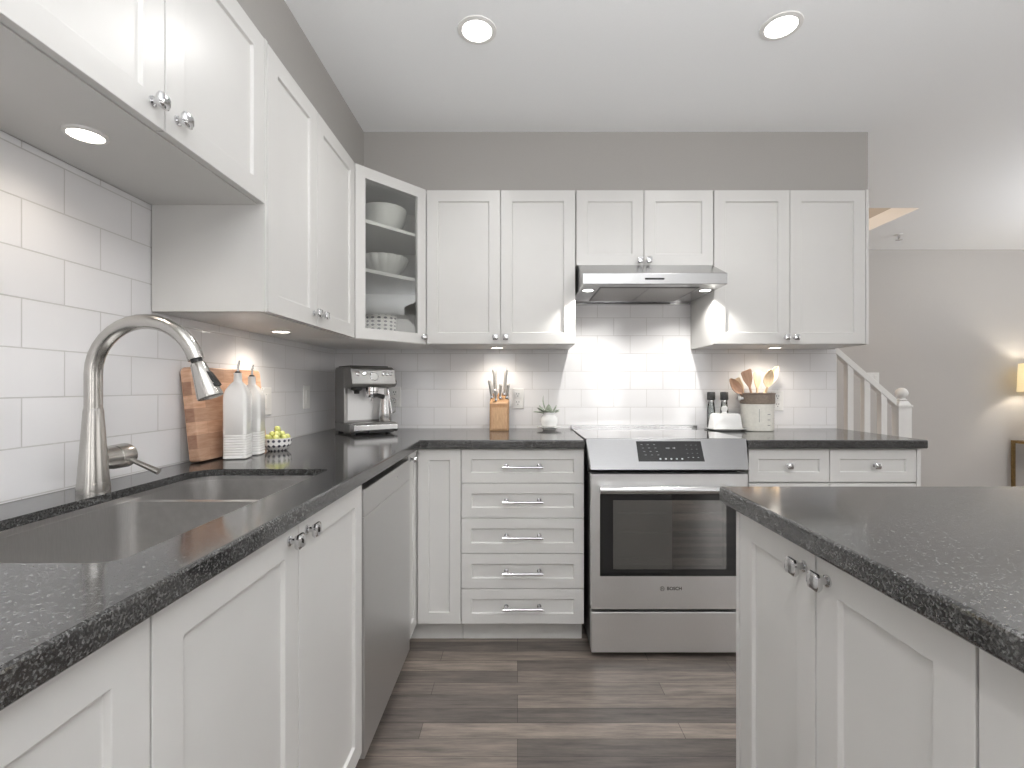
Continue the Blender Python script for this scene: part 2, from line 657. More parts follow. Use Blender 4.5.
struct('wall_stairwell', B().box(OX1, OX1 + 0.1, OY0, FAR, ZC + 0.1, 4.2).box(OX0 - 0.1, OX1 + 0.1, OY0 - 0.1, OY0, ZC + 0.1, 4.2)
       .box(OX0 - 0.1, OX0, OY0, FAR, ZC + 0.1, 4.2).box(OX0 - 0.1, OX1 + 0.1, OY0 - 0.1, FAR, 4.2, 4.3), 'wall', smooth=False)
# dropped soffit above the wall cabinets, both runs
SX, SY = -0.793, 2.475
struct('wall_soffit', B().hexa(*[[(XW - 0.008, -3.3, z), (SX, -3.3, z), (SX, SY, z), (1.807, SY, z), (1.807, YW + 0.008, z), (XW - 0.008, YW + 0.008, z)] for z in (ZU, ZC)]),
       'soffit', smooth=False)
# tiled backsplashes
struct('trim_1', B().box(XW - 0.008, XW, -1.0, 1.40, ZT - 0.04, ZS).box(XW - 0.008, XW, 1.40, YW, ZT - 0.04, ZB), tiles('subway_tile_side', 'Y', 0.949, 1.024, 0.194, 0.1065), smooth=False)
struct('trim_2', B().box(XW, 1.841, YW, YW + 0.008, ZT - 0.04, ZB).box(0.2955, 1.001, YW, YW + 0.008, ZB, 1.79), tiles('subway_tile_range', 'X', 0.8615, 0.4625, 0.189, 0.1034), smooth=False)
struct('baseboard_far', B().box(1.9, 6.0, FAR - 0.014, FAR, 0, 0.11), 'white', bevel=0.003)

# ------------------------------------------------------------------ cabinets


def face_frame(kind, d):
    """local (along, inward, up) frames for the cabinet runs"""
    if kind == 'back':       # fronts look towards -Y at y = d
        return Matrix(((1, 0, 0, 0), (0, 1, 0, d), (0, 0, 1, 0), (0, 0, 0, 1)))
    if kind == 'left':       # fronts look towards +X at x = d, along = Y
        return Matrix(((0, -1, 0, d), (1, 0, 0, 0), (0, 0, 1, 0), (0, 0, 0, 1)))
    if kind == 'island':     # fronts look towards -X at x = d, along = -Y
        return Matrix(((0, 1, 0, d), (-1, 0, 0, 0), (0, 0, 1, 0), (0, 0, 0, 1)))


def cabinet(name, label, cat, X, a0, a1, z0, z1, depth, fronts, toe=0.0, group=None, open_top=False, ends=()):
    base = X @ Vector(((a0 + a1) / 2, depth / 2, z0 - toe))
    t = thing(name, label, cat, base, group)
    b = B(X)
    f = 0.0215
    e = 0.0008
    if open_top:
        p = 0.010
        b.box(a0 + e, a0 + p, f, depth, z0, z1).box(a1 - p, a1 - e, f, depth, z0, z1)
        b.box(a0 + p, a1 - p, f, depth, z0, z0 + p).box(a0 + p, a1 - p, depth - p, depth, z0 + p, z1)
        b.box(a0 + p, a1 - p, f, f + p, z1 - 0.03, z1)
    else:
        b.box(a0 + e, a1 - e, f, depth, z0, z1)
    part('body', b, 'cab', t, smooth=False, bevel=0.001)
    for q in ends:           # finished end panels that run flush with the doors
        part('end_panel', B(X).box(q[0], q[1], 0.0, depth, z0 - toe, z1), 'cab', t, smooth=False, bevel=0.001)
    if toe:
        part('toe_kick', B(X).box(a0 + e, a1 - e, 0.082, 0.1, z0 - toe + 0.0005, z0), 'toe', t, smooth=False)
    for fr in fronts:
        d = part(fr[0], B(X).shaker(*fr[1:5], fr=fr[5]), 'cab', t, smooth=False, bevel=0.0012)
        if fr[6] == 'knob':
            part('knob', B(X).knob(fr[7], fr[8]), 'chrome', d, angle=50)
        elif fr[6] == 'bar':
            part('bar_handle', B(X).bar(fr[7], fr[8]), 'chrome', d, angle=50)
    return t


XB = face_frame('back', 2.18)
XL = face_frame('left', -0.4576)
XI = face_frame('island', 0.51)
UB = face_frame('back', 2.445)
UL = face_frame('left', -0.728)
ZK = 0.108
ZD = 0.9035      # top of base fronts

# --- base run under the sink
DL = -0.4576 - XW - 0.002
cabinet('sink_base_cabinet', 'white two-door base cabinet under the double sink, beside the dishwasher', 'cabinet', XL, 0.6003, 1.413, ZK, 0.9075, DL,
        [('door', 0.6003, 1.004, ZK, ZD, 0.057, 'knob', 0.962, 0.876), ('door', 1.004, 1.413, ZK, ZD, 0.057, 'knob', 1.042, 0.876)], toe=ZK, open_top=True)
cabinet('base_cabinet', 'white base cabinet in the bottom corner below the dark worktop, before the sink cabinet', 'cabinet', XL, -0.2, 0.5995, ZK, 0.9075, DL,
        [('door', 0.2, 0.5995, ZK, ZD, 0.057, None), ('door', -0.2, 0.2, ZK, ZD, 0.057, None)], toe=ZK)

# --- corner base cabinet, L-shaped: one narrow door on each run
t = thing('corner_base_cabinet', 'white L-shaped corner base cabinet with two narrow doors between dishwasher and drawers', 'cabinet', (-0.7, 2.45, 0))
part('body', B().hexa(*[[(XW + 0.002, 2.019, z), (-0.480, 2.019, z), (-0.480, 2.2015, z), (-0.2578, 2.2015, z), (-0.2578, YW - 0.002, z), (XW + 0.002, YW - 0.002, z)] for z in (ZK, 0.9075)]),
     'cab', t, smooth=False)
part('toe_kick', B().box(-0.54, -0.2578, 2.262, 2.28, 0.0005, ZK).box(-0.558, -0.54, 2.019, 2.28, 0.0005, ZK), 'toe', t, smooth=False)
d = part('door', B(XL).shaker(2.017, 2.178, ZK, ZD, fr=0.05), 'cab', t, smooth=False, bevel=0.0012)
part('knob', B(XL).knob(2.045, 0.876, 0.024), 'chrome', d, angle=50)
part('door', B(XB).shaker(-0.4555, -0.2565, ZK, ZD, fr=0.05), 'cab', t, smooth=False, bevel=0.0012)

# --- five-drawer base
zs = [0.108, 0.268, 0.428, 0.589, 0.748, 0.9035]
cabinet('drawer_base_cabinet', 'white base cabinet with a stack of five bar-handled drawers beside the range', 'cabinet', XB, -0.2565, 0.303, ZK, 0.9075, YW - 2.18 - 0.002,
        [('drawer', -0.2565, 0.303, zs[i], zs[i + 1], 0.046, 'bar', 0.024, (zs[i] + zs[i + 1]) / 2 + 0.002) for i in range(5)], toe=ZK)
# --- base to the right of the range
cabinet('base_cabinet', 'white base cabinet with two small knobbed top drawers under the short worktop', 'cabinet', XB, 1.0485, 1.832, ZK, 0.9075, YW - 2.18 - 0.002,
        [('drawer', 1.0485, 1.418, 0.752, ZD, 0.045, 'knob', 1.228, 0.829), ('drawer', 1.418, 1.812, 0.752, ZD, 0.045, 'knob', 1.622, 0.829),
         ('door', 1.0485, 1.418, ZK, 0.748, 0.055, 'knob', 1.385, 0.70), ('door', 1.418, 1.812, ZK, 0.748, 0.055, 'knob', 1.451, 0.70)], toe=ZK, ends=[(1.8135, 1.832)])

# --- island
cabinet('island_cabinet', 'white two-door island cabinet at the far end of the island, facing the dishwasher', 'cabinet', XI, -1.12, -0.5335, ZK, 0.9075, 0.475,
        [('door', -1.102, -0.8215, ZK, ZD, 0.055, 'knob', -0.854, 0.866), ('door', -0.8215, -0.5335, ZK, ZD, 0.055, 'knob', -0.789, 0.866)], toe=ZK, ends=[(-1.1205, -1.1035)])
cabinet('island_cabinet', 'white island cabinet at the bottom corner of the photo, before the knobbed doors', 'cabinet', XI, -0.5325, 0.06, ZK, 0.9075, 0.475,
        [('door', -0.5325, -0.236, ZK, ZD, 0.055, None), ('door', -0.236, 0.06, ZK, ZD, 0.055, None)], toe=ZK)
single('island_worktop', B().box(0.4843, 1.40, -0.15, 1.156, ZT - TH, ZT), 'granite', (0.94, 0.5, ZT - TH),
       'dark speckled stone slab topping the white island', 'worktop', smooth=False, bevel=0.006, seg=3)

# --- wall cabinets
zu = ZU - 0.002
cabinet('wall_cabinet', 'short white two-door wall cabinet hung higher than the rest, above the sink', 'cabinet', UL, 0.60, 1.3835, ZS, ZU, 0.328,
        [('door', 0.60, 0.992, ZS + 0.001, zu, 0.057, 'knob', 0.957, ZS + 0.045), ('door', 0.992, 1.3835, ZS + 0.001, zu, 0.057, 'knob', 1.027, ZS + 0.045)])
cabinet('wall_cabinet', 'tall white two-door wall cabinet between the sink cabinet and the glass corner cabinet', 'cabinet', UL, 1.3845, 2.149, ZB, ZU, 0.328,
        [('door', 1.4, 1.745, ZB + 0.001, zu, 0.057, 'knob', 1.715, ZB + 0.047), ('door', 1.745, 2.149, ZB + 0.001, zu, 0.057, 'knob', 1.778, ZB + 0.047)], ends=[(1.3845, 1.3985)])
cabinet('wall_cabinet', 'white two-door wall cabinet between the glass corner cabinet and the range hood', 'cabinet', UB, -0.4645, 0.2955, ZB, ZU, 0.328,
        [('door', -0.4645, -0.0866, ZB + 0.001, zu, 0.057, 'knob', -0.1125, ZB + 0.035), ('door', -0.0866, 0.2955, ZB + 0.001, zu, 0.057, 'knob', -0.0605, ZB + 0.035)])
cabinet('wall_cabinet', 'short white two-door wall cabinet directly above the range hood', 'cabinet', UB, 0.2965, 1.0, 1.803, ZU, 0.328,
        [('door', 0.2985, 0.644, 1.804, zu, 0.057, 'knob', 0.622, 1.828), ('door', 0.644, 0.999, 1.804, zu, 0.057, 'knob', 0.667, 1.828)])
cabinet('wall_cabinet', 'white two-door wall cabinet over the salt grinders, at the open end of the kitchen', 'cabinet', UB, 1.001, 1.79, ZB, ZU, 0.328,
        [('door', 1.001, 1.388, ZB + 0.001, zu, 0.057, 'knob', 1.364, ZB + 0.035), ('door', 1.388, 1.774, ZB + 0.001, zu, 0.057, 'knob', 1.412, ZB + 0.035)], ends=[(1.7755, 1.79)])

# --- diagonal corner cabinet with a glazed door
P0, P1 = Vector((-0.728, 2.151)), Vector((-0.4655, 2.445))
u = (P1 - P0).normalized()
LN = (P1 - P0).length
XD = Matrix(((u.x, -u.y, 0, P0.x), (u.y, u.x, 0, P0.y), (0, 0, 1, 0), (0, 0, 0, 1)))
t = thing('corner_wall_cabinet', 'white diagonal corner wall cabinet with a glass door and two shelves', 'cabinet', (-0.85, 2.58, ZB))
nrm = Vector((-u.y, u.x)) * 0.021
ia, ib = P0 + nrm, P1 + nrm
outl = [(ia.x, ia.y), (ib.x, ib.y), (-0.4660, 2.47), (-0.4660, YW + 0.006), (XW - 0.006, YW + 0.006), (XW - 0.006, 2.1505), (-0.752, 2.1505)]
inl = [(ia.x + 0.003, ia.y + 0.012), (ib.x - 0.012, ib.y + 0.0), (-0.482, 2.48), (-0.482, YW - 0.01), (XW + 0.01, YW - 0.01), (XW + 0.01, 2.166), (-0.752, 2.166)]
b = B()
b.hexa(*[[(p[0], p[1], z) for p in outl] for z in (ZB, ZB + 0.016)])
b.hexa(*[[(p[0], p[1], z) for p in outl] for z in (ZU - 0.016, ZU)])
for i in range(1, 6):
    q = [outl[i], outl[i + 1], inl[i + 1], inl[i]]
    b.hexa(*[[(p[0], p[1], z) for p in q] for z in (ZB + 0.016, ZU - 0.016)])
part('body', b, 'cab_in', t, smooth=False)
for z in (1.735, 1.962):
    part('shelf', B().hexa(*[[(p[0], p[1], zz) for p in inl] for zz in (z - 0.016, z)]), 'cab_in', t, smooth=False)
b = B(XD)
fr = 0.05
g0, g1, h0, h1 = 0.0015, LN - 0.0015, ZB + 0.002, zu
for a in ((g0, g0 + fr, h0, h1), (g1 - fr, g1, h0, h1), (g0 + fr, g1 - fr, h0, h0 + fr), (g0 + fr, g1 - fr, h1 - fr, h1)):
    b.box(a[0], a[1], 0, 0.02, a[2], a[3])
d = part('glass_door', b, 'cab', t, smooth=False)
part('pane', B(XD).box(g0 + fr - 0.004, g1 - fr + 0.004, 0.009, 0.012, h0 + fr - 0.004, h1 - fr + 0.004), 'glass', d, smooth=False)
part('knob', B(XD).knob(LN - 0.022, ZB + 0.035), 'chrome', d, angle=50)

# ------------------------------------------------------------------ dishwasher
t = thing('dishwasher', 'brushed steel dishwasher between the sink cabinet and the corner cabinet', 'dishwasher', (-0.75, 1.715, 0))
part('body', B(XL).box(1.4145, 2.0155, 0.05, DL, 0.06, 0.9075), 'dark', t, smooth=False)
part('door', B(XL).box(1.4175, 2.0125, -0.006, 0.048, 0.085, 0.800).box(1.4175, 2.0125, -0.006, 0.048, 0.8005, 0.882), 'dw', t, smooth=False, bevel=0.003)
b = B(XL)
b.lathe([(0.0075, -0.0002), (0.0075, 0.0006), (0.006, 0.0006)], (1.80, -0.006, 0.845), 18, Matrix.Rotation(R(90), 4, 'X'))
part('emblem', b, 'steel', t)
part('toe_kick', B(XL).box(1.4175, 2.0125, 0.082, 0.1, 0.0005, 0.06), 'black', t, smooth=False)

# ------------------------------------------------------------------ worktops (the L with the sink cut-out, and the short one)
HX0, HX1, HY0, HY1 = -0.921, -0.5455, 0.650, 1.396


def solid(poly, z0, z1):
    b = B()
    b.hexa([(p[0], p[1], z0) for p in poly], [(p[0], p[1], z1) for p in poly])
    bmesh.ops.recalc_face_normals(b.b, faces=b.b.faces)
    me = bpy.data.meshes.new('tmp')
    b.b.to_mesh(me)
    b.b.free()
    o = bpy.data.objects.new('tmp', me)
    COL.objects.link(o)
    return o


hole = rounded(HX0, HX1, HY0, HY1, (0.05, 0.03, 0.022, 0.07))
LP = [(XW, -0.6), (XF, -0.6), (XF, YF), (0.303, YF), (0.303, YW), (XW, YW)]
o = solid(LP, ZT - TH, ZT)
md = o.modifiers.new('edge', 'BEVEL')
md.width, md.segments, md.limit_method = 0.005, 3, 'ANGLE'
cuts = [solid([(XW + 0.03, HY0 - 0.05), (-0.50, HY0 - 0.05), (-0.50, HY1 + 0.05), (XW + 0.03, HY1 + 0.05)], ZT - TH - 0.02, ZT - 0.019), solid(hole, ZT - 0.1, ZT + 0.1)]
for c in cuts:
    m = o.modifiers.new('cut', 'BOOLEAN')
    m.operation, m.object, m.solver = 'DIFFERENCE', c, 'EXACT'
dg = bpy.context.evaluated_depsgraph_get()
me = bpy.data.meshes.new_from_object(o.evaluated_get(dg))
for x in cuts + [o]:
    bpy.data.objects.remove(x)
me.materials.clear()
me.materials.append(M['granite'])
me.transform(Matrix.Translation((0.75, -1.0, -(ZT - TH))))
wt = bpy.data.objects.new('worktop', me)
COL.objects.link(wt)
wt.location = (-0.75, 1.0, ZT - TH)
tag(wt, 'dark speckled stone L-shaped worktop holding the sink, running to the range', 'worktop')
single('worktop', B().box(1.0345, 1.845, YF, YW, ZT - TH, ZT), 'granite', (1.44, 2.46, ZT - TH),
       'short dark speckled stone worktop between the range and the stairs', 'worktop', smooth=False, bevel=0.005, seg=3)

# ------------------------------------------------------------------ sink
ZR = ZT - 0.019
t = thing('sink', 'undermounted double-bowl stainless steel sink below the curved faucet', 'sink', (-0.733, 1.02, ZR - 0.2))
YD0, YD1 = 1.132, 1.152
b1 = rounded(HX0 - 0.003, HX1 + 0.003, HY0 - 0.003, YD0, (0.05, 0.03, 0.035, 0.035))
b2 = rounded(HX0 - 0.003, HX1 + 0.003, YD1, HY1 + 0.002, (0.035, 0.035, 0.022, 0.07))
ZL = ZR - 0.013


def basin(poly, zb, nm):
    b = B()
    cx = sum(p[0] for p in poly) / len(poly)
    cy = sum(p[1] for p in poly) / len(poly)
    rings = []
    for k, z in ((1.0, ZL), (0.985, zb + 0.03), (0.965, zb + 0.009), (0.92, zb), (0.2, zb - 0.003)):
        rings.append([b.v((cx + (p[0] - cx) * k, cy + (p[1] - cy) * k, z)) for p in poly])
    for i in range(len(rings) - 1):
        for k in range(len(poly)):
            j = (k + 1) % len(poly)
            b.f([rings[i][k], rings[i][j], rings[i + 1][j], rings[i + 1][k]])
    b.f(rings[-1])
    o = part(nm, b, 'sink', t, angle=60)
    bm = B()
    bm.lathe([(0.043, 0), (0.043, 0.003), (0.036, 0.003), (0.03, -0.0015), (0.001, -0.0015)], (cx, cy, zb - 0.002), 28, cap=False)
    part('drain', bm, 'chrome', o)
    return o


basin(b1, ZR - 0.20, 'basin')
basin(b2, ZR - 0.17, 'basin')
b = B()
lo = rounded(HX0 - 0.004, HX1 + 0.004, HY0 - 0.004, HY1 + 0.004, (0.05, 0.03, 0.022, 0.07))
fl = rounded(HX0 - 0.02, HX1 + 0.02, HY0 - 0.02, HY1 + 0.02, (0.06, 0.05, 0.04, 0.08))
rr = [[b.v((p[0], p[1], z)) for p in q] for q, z in ((fl, ZR - 0.0012), (lo, ZR - 0.0012), (lo, ZL))]
for i in range(2):
    for k in range(len(lo)):
        j = (k + 1) % len(lo)
        b.f([rr[i][k], rr[i][j], rr[i + 1][j], rr[i + 1][k]])
ed = []


def edges(vs):
    for k in range(len(vs)):
        e = b.b.edges.get((vs[k], vs[(k + 1) % len(vs)])) or b.b.edges.new((vs[k], vs[(k + 1) % len(vs)]))
        ed.append(e)


edges(rr[2])
for q in (b1, b2):
    edges([b.v((p[0], p[1], ZL)) for p in q])
bmesh.ops.triangle_fill(b.b, edges=ed, use_beauty=True)
part('rim', b, 'sink', t, angle=40)

# ------------------------------------------------------------------ faucet
FX, FY = -0.963, 1.09
t = thing('faucet', 'brushed nickel pull-down faucet with a high curved spout behind the sink', 'faucet', (FX, FY, ZT))
b = B()
b.lathe([(0.031, 0.0), (0.031, 0.006), (0.0297, 0.022), (0.0292, 0.0225), (0.0185, 0.185), (0.0175, 0.19)], (FX, FY, ZT), 36)
part('base', b, 'nickel', t, angle=25)
Rr = 0.119
pts = [(FX, FY, ZT + 0.188), (FX, FY, 1.16), (FX, FY, 1.20)]
for k in range(0, 17):
    a = R(180 - 164 * k / 16)
    pts.append((FX + Rr + Rr * math.cos(a), FY, 1.215 + Rr * math.sin(a)))
part('spout', B().tube(pts, 0.0168, 24, ref=(0, 1, 0)), 'nickel', t, angle=40)
p = Vector(pts[-1])
dr = Vector((math.sin(R(21)), 0, -math.cos(R(21))))
Q = dr.to_track_quat('Z', 'Y').to_matrix().to_4x4()
part('hose_collar', B().lathe([(0.0115, -0.002), (0.0115, 0.008)], p, 24, Q), 'black', t)
sp = part('spray_head', B().lathe([(0.0125, 0.008), (0.0155, 0.012), (0.019, 0.04), (0.0265, 0.088), (0.0262, 0.092), (0.022, 0.0925)], p, 30, Q), 'nickel', t, angle=30)
so_ = Vector((math.cos(R(20)), 0, math.sin(R(20))))
part('spray_button', B().hexa([p + dr * a_ + so_ * o_ + Vector((0, w_, 0)) for a_, o_, w_ in ((0.034, 0.0165, -0.008), (0.034, 0.0165, 0.008), (0.074, 0.0235, 0.009), (0.074, 0.0235, -0.009))],
                              [p + dr * a_ + so_ * o_ + Vector((0, w_, 0)) for a_, o_, w_ in ((0.040, 0.0215, -0.006), (0.040, 0.0215, 0.006), (0.072, 0.0300, 0.007), (0.072, 0.0300, -0.007))]), 'black', sp)
hz = 1.018
Q = Matrix.Rotation(R(-90), 4, 'X')
hb = part('valve_barrel', B().lathe([(0.024, 0.014), (0.0275, 0.05), (0.0275, 0.052), (0.0285, 0.0525), (0.0295, 0.088), (0.027, 0.094), (0.012, 0.0955)], (FX, FY, hz), 30, Q), 'nickel', t, angle=25)
part('lever', B().tube([(FX + 0.018, FY + 0.075, hz - 0.006), (FX + 0.055, FY + 0.078, hz - 0.024), (FX + 0.088, FY + 0.081, hz - 0.040)], [0.0055, 0.0062, 0.0075], 14), 'nickel', hb)

# ------------------------------------------------------------------ range
t = thing('range', 'stainless steel slide-in electric range with black oven window', 'range', (0.66, 2.45, 0))
part('body', B().box(0.322, 1.003, 2.137, 2.70, 0.03, 0.80).box(0.322, 1.003, 2.20, 2.765, 0.79, 0.9435), 'dark', t, smooth=False)
for x in (0.35, 0.975):
    for y in (2.2, 2.66):
        part('foot', B().lathe([(0.02, 0.0005), (0.02, 0.012), (0.012, 0.014), (0.012, 0.031)], (x, y, 0), 14), 'black', t)
part('cooktop', B().box(0.3065, 1.0315, 2.170, 2.752, 0.944, 0.9525), 'ceran', t, smooth=False, bevel=0.002)
part('rear_trim', B().box(0.3065, 1.0315, 2.7525, 2.7735, 0.944, 0.967), 'steel', t, smooth=False, bevel=0.003)
pf = [(0.3065, 2.164), (1.0315, 2.164)]
cp = part('control_panel', B().hexa([(0.3065, 2.164, 0.954), (1.0315, 2.164, 0.954), (1.0315, 2.196, 0.9525), (1.0315, 2.196, 0.945), (0.3065, 2.196, 0.945), (0.3065, 2.196, 0.9525)][:2] + [(1.0315, 2.1695, 0.944), (0.3065, 2.1695, 0.944)],
                                    [(0.318, 2.088, 0.824), (1.007, 2.088, 0.824), (1.007, 2.138, 0.824), (0.318, 2.138, 0.824)]), 'panel_steel', t, smooth=False, bevel=0.004, seg=3)
# the display lies on the sloping panel
pv = Vector((0, 2.088 - 2.164, 0.824 - 0.954))
pn = Vector((0, pv.z, -pv.y)).normalized()


def onpanel(x, s_, h):
    return Vector((x, 2.164, 0.954)) + pv * s_ + pn * h


dsp = part('display', B().hexa([onpanel(x, s_, -0.0005) for x, s_ in ((0.532, 0.10), (0.822, 0.10), (0.822, 0.74), (0.532, 0.74))],
                               [onpanel(x, s_, 0.0015) for x, s_ in ((0.532, 0.10), (0.822, 0.10), (0.822, 0.74), (0.532, 0.74))]), 'blackglass', t, smooth=False)
for x, s_, wx, ws in [(0.55 + 0.028 * i + 0.004 * j, 0.2 + 0.11 * j, 0.009, 0.02) for j in range(4) for i in range(3)] + [(0.625 + 0.024 * i, 0.64, 0.008, 0.045) for i in range(5)] + \
        [(0.75 + 0.022 * i, 0.22 + 0.13 * j, 0.006, 0.014) for j in range(4) for i in range(3)] + [(0.66, 0.30, 0.018, 0.05), (0.69, 0.30, 0.012, 0.05)]:
    q = ((x, s_), (x + wx, s_), (x + wx, s_ + ws), (x, s_ + ws))
    part('display_symbol', B().hexa([onpanel(a, c, 0.0014) for a, c in q], [onpanel(a, c, 0.0018) for a, c in q]), 'glow' if s_ > 0.6 else 'faint', dsp, smooth=False)
# oven door: steel frame, black bordered window, bar handle
x0, x1, z0, z1 = 0.322, 1.003, 0.218, 0.806
wx0, wx1, wz0, wz1 = 0.359, 0.966, 0.362, 0.720
b = B()
y0, y1 = 2.09, 2.135
b.box(x0, x1, y0, y1, z0, wz0).box(x0, x1, y0, y1, wz1, z1).box(x0, wx0, y0, y1, wz0, wz1).box(wx1, x1, y0, y1, wz0, wz1)
dr_ = part('oven_door', b, 'steel_v', t, smooth=False)
b = B()
ix0, ix1, iz0, iz1 = 0.416, 0.909, 0.392, 0.692
for q in ((wx0, ix0, wz0, wz1), (ix1, wx1, wz0, wz1), (ix0, ix1, wz0, iz0), (ix0, ix1, iz1, wz1)):
    b.box(q[0], q[1], 2.0885, 2.10, q[2], q[3])
part('window_border', b, 'blackglass', dr_, smooth=False)
part('window_pane', B().box(ix0, ix1, 2.0885, 2.092, iz0, iz1), 'oven_glass', dr_, smooth=False)
b = B()
part('cavity_back', B().box(ix0, ix1, 2.1355, 2.1365, iz0, iz1), 'darksteel', t, smooth=False)
for z in (0.63, 0.545, 0.43):
    b = B()
    b.tube([(ix0 + 0.012, 2.118, z), (ix1 - 0.012, 2.118, z)], 0.0022, 8)
    for k in range(12):
        xx = ix0 + 0.03 + k * 0.039
        b.tube([(xx, 2.118, z), (xx, 2.133, z + 0.003)], 0.0014, 6)
    part('rack', b, 'chrome', t)
b = B()
b.tube([(0.352, 2.048, 0.744), (0.973, 2.048, 0.744)], 0.0165, 20, ref=(0, 0, 1))
for x in (0.385, 0.94):
    b.box(x - 0.012, x + 0.012, 2.055, 2.0905, 0.733, 0.755)
part('handle', b, 'steel', dr_, angle=50)


def lettering(body, size, X, mat, parent, name):
    cu = bpy.data.curves.new('txt', 'FONT')
    cu.body = body
    cu.size = size
    cu.extrude = 0.0004
    cu.align_x = 'CENTER'
    cu.align_y = 'CENTER'
    cu.offset = size * 0.02
    o = bpy.data.objects.new('txt', cu)
    COL.objects.link(o)
    me_ = bpy.data.meshes.new_from_object(o.evaluated_get(bpy.context.evaluated_depsgraph_get()))
    bpy.data.objects.remove(o)
    me_.transform(X)
    bb = B()
    bb.b.from_mesh(me_)
    return part(name, bb, mat, parent, smooth=False)


FACE = Matrix.Rotation(R(90), 4, 'X')
lettering('BOSCH', 0.020, Matrix.Translation((0.683, 2.0897, 0.307)) @ FACE, 'black', dr_, 'lettering')
b = B()
b.lathe([(0.0098, 0), (0.0098, 0.0006), (0.0082, 0.0006), (0.0082, 0)], (0.630, 2.0898, 0.307), 24, Matrix.Rotation(R(90), 4, 'X'), cap=False)
for k in (-1, 1):
    b.box(0.630 + k * 0.0035 - 0.0008, 0.630 + k * 0.0035 + 0.0008, 2.0893, 2.09, 0.301, 0.313)
b.box(0.627, 0.633, 2.0893, 2.09, 0.3063, 0.3077)
part('emblem', b, 'black', dr_, smooth=False)
part('warming_drawer', B().box(0.322, 1.003, 2.09, 2.135, 0.028, 0.204), 'steel_v', t, smooth=False, bevel=0.003)

# ------------------------------------------------------------------ range hood
t = thing('range_hood', 'stainless steel under-cabinet range hood above the cooktop', 'hood', (0.65, 2.5, 1.668))
hx0, hx1, hf = 0.306, 0.988, 2.257
b = B()
b.prism([(YW - 0.002, 1.668), (hf + 0.03, 1.668), (hf, 1.668), (hf, 1.721), (2.43, 1.8015), (YW - 0.002, 1.8015)], 'x', hx0, hx1)
shell = part('shell', b, 'hood_steel', t, smooth=False, bevel=0.003)
part('filter_border', B().box(0.398, 0.882, 2.325, 2.70, 1.6668, 1.6682), 'black', t, smooth=False)  # flat black plate, a dark outline round the filters
for fx in (0.406, 0.642):
    part('filter', B().box(fx, fx + 0.232, 2.335, 2.692, 1.6645, 1.6667), 'darksteel', t, smooth=False, bevel=0.001)
part('rear_lip', B().box(0.31, 0.984, 2.735, 2.7725, 1.655, 1.6678), 'chrome', t, smooth=False, bevel=0.002)
b = B()
b.box(0.60, 0.69, hf - 0.0015, hf + 0.001, 1.690, 1.698)
for k in range(3):
    b.box(0.615 + 0.024 * k, 0.628 + 0.024 * k, hf - 0.004, hf, 1.6915, 1.6965)
part('control_slot', b, 'black', t, smooth=False)
for x in (0.352, 0.938):
    lm = part('lamp_ring', B().lathe([(0.033, 0.0005), (0.033, -0.001), (0.026, -0.0014), (0.026, -0.0005)], (x, 2.40, 1.668), 28, cap=False), 'chrome', t)
    part('lamp_lens', B().lathe([(0.026, -0.0004), (0.026, -0.0012)], (x, 2.40, 1.668), 28), 'lens', lm)
    lamp('hood_light', t, (x - 0.65, 2.40 - 2.5, -0.006), 'SPOT', LAMP['hood'], (1, 0.97, 0.92), spot_size=R(125), spot_blend=0.6, shadow_soft_size=0.012).rotation_euler = (R(14), 0, 0)

# ------------------------------------------------------------------ light fittings


def downlight(x, y, label, group):
    t = thing('ceiling_downlight', label, 'ceiling light', (x, y, ZC), group, world=False)
    part('trim_ring', B().lathe([(0.072, 0.0005), (0.071, -0.004), (0.055, -0.006), (0.053, -0.001)], seg=36, cap=False), 'white', t)
    part('lens', B().lathe([(0.054, -0.0008), (0.054, -0.003)], seg=36), 'lens', t)
    lamp('downlight_beam', t, (0, 0, -0.012), 'SPOT', LAMP['pot'], (1, 0.985, 0.965), spot_size=R(150), spot_blend=0.9, shadow_soft_size=0.05)
    return t


downlight(-0.149, 1.768, 'round white recessed ceiling light above the aisle, nearer the sink side', None)
downlight(0.96, 1.748, 'round white recessed ceiling light above the island, nearer the stairs', None)
downlight(-0.149, -0.15, 'added unseen recessed ceiling light over the aisle, between the near wall cabinets and the island', None)  # extra fitting out of view, put in to brighten the island front


def puck(x, y, z, label, power):
    t = thing('puck_light', label, 'puck light', (x, y, z), None, world=False)
    part('trim_ring', B().lathe([(0.038, 0.0005), (0.0375, -0.005), (0.031, -0.006), (0.03, -0.001)], seg=32, cap=False), 'white', t)
    part('lens', B().lathe([(0.0305, -0.0008), (0.0305, -0.0045)], seg=32), 'puck', t)
    lamp('puck_beam', t, (0, 0, -0.012), 'SPOT', power, (1, 0.90, 0.78), spot_size=R(158), spot_blend=0.9, shadow_soft_size=0.025)


puck(-0.894, 0.994, ZS, 'round puck light shining under the short cabinet above the sink', LAMP['sink_puck'])
puck(-0.913, 1.854, ZB, 'round puck light under the tall cabinet beside the sink, over the white bottles', LAMP['puck'])
puck(-0.111, 2.61, ZB, 'round puck light glowing under the cabinet above the knife block', LAMP['puck'])
puck(1.40, 2.61, ZB, 'round puck light glowing under the cabinet above the wooden utensils', LAMP['puck'])

# ------------------------------------------------------------------ outlets and switches
WB = Matrix(((1, 0, 0, 0), (0, 1, 0, YW), (0, 0, 1, 0), (0, 0, 0, 1)))
WL = Matrix(((0, -1, 0, XW), (1, 0, 0, 0), (0, 0, 1, 0), (0, 0, 0, 1)))
WF = Matrix(((1, 0, 0, 0), (0, 1, 0, FAR), (0, 0, 1, 0), (0, 0, 0, 1)))


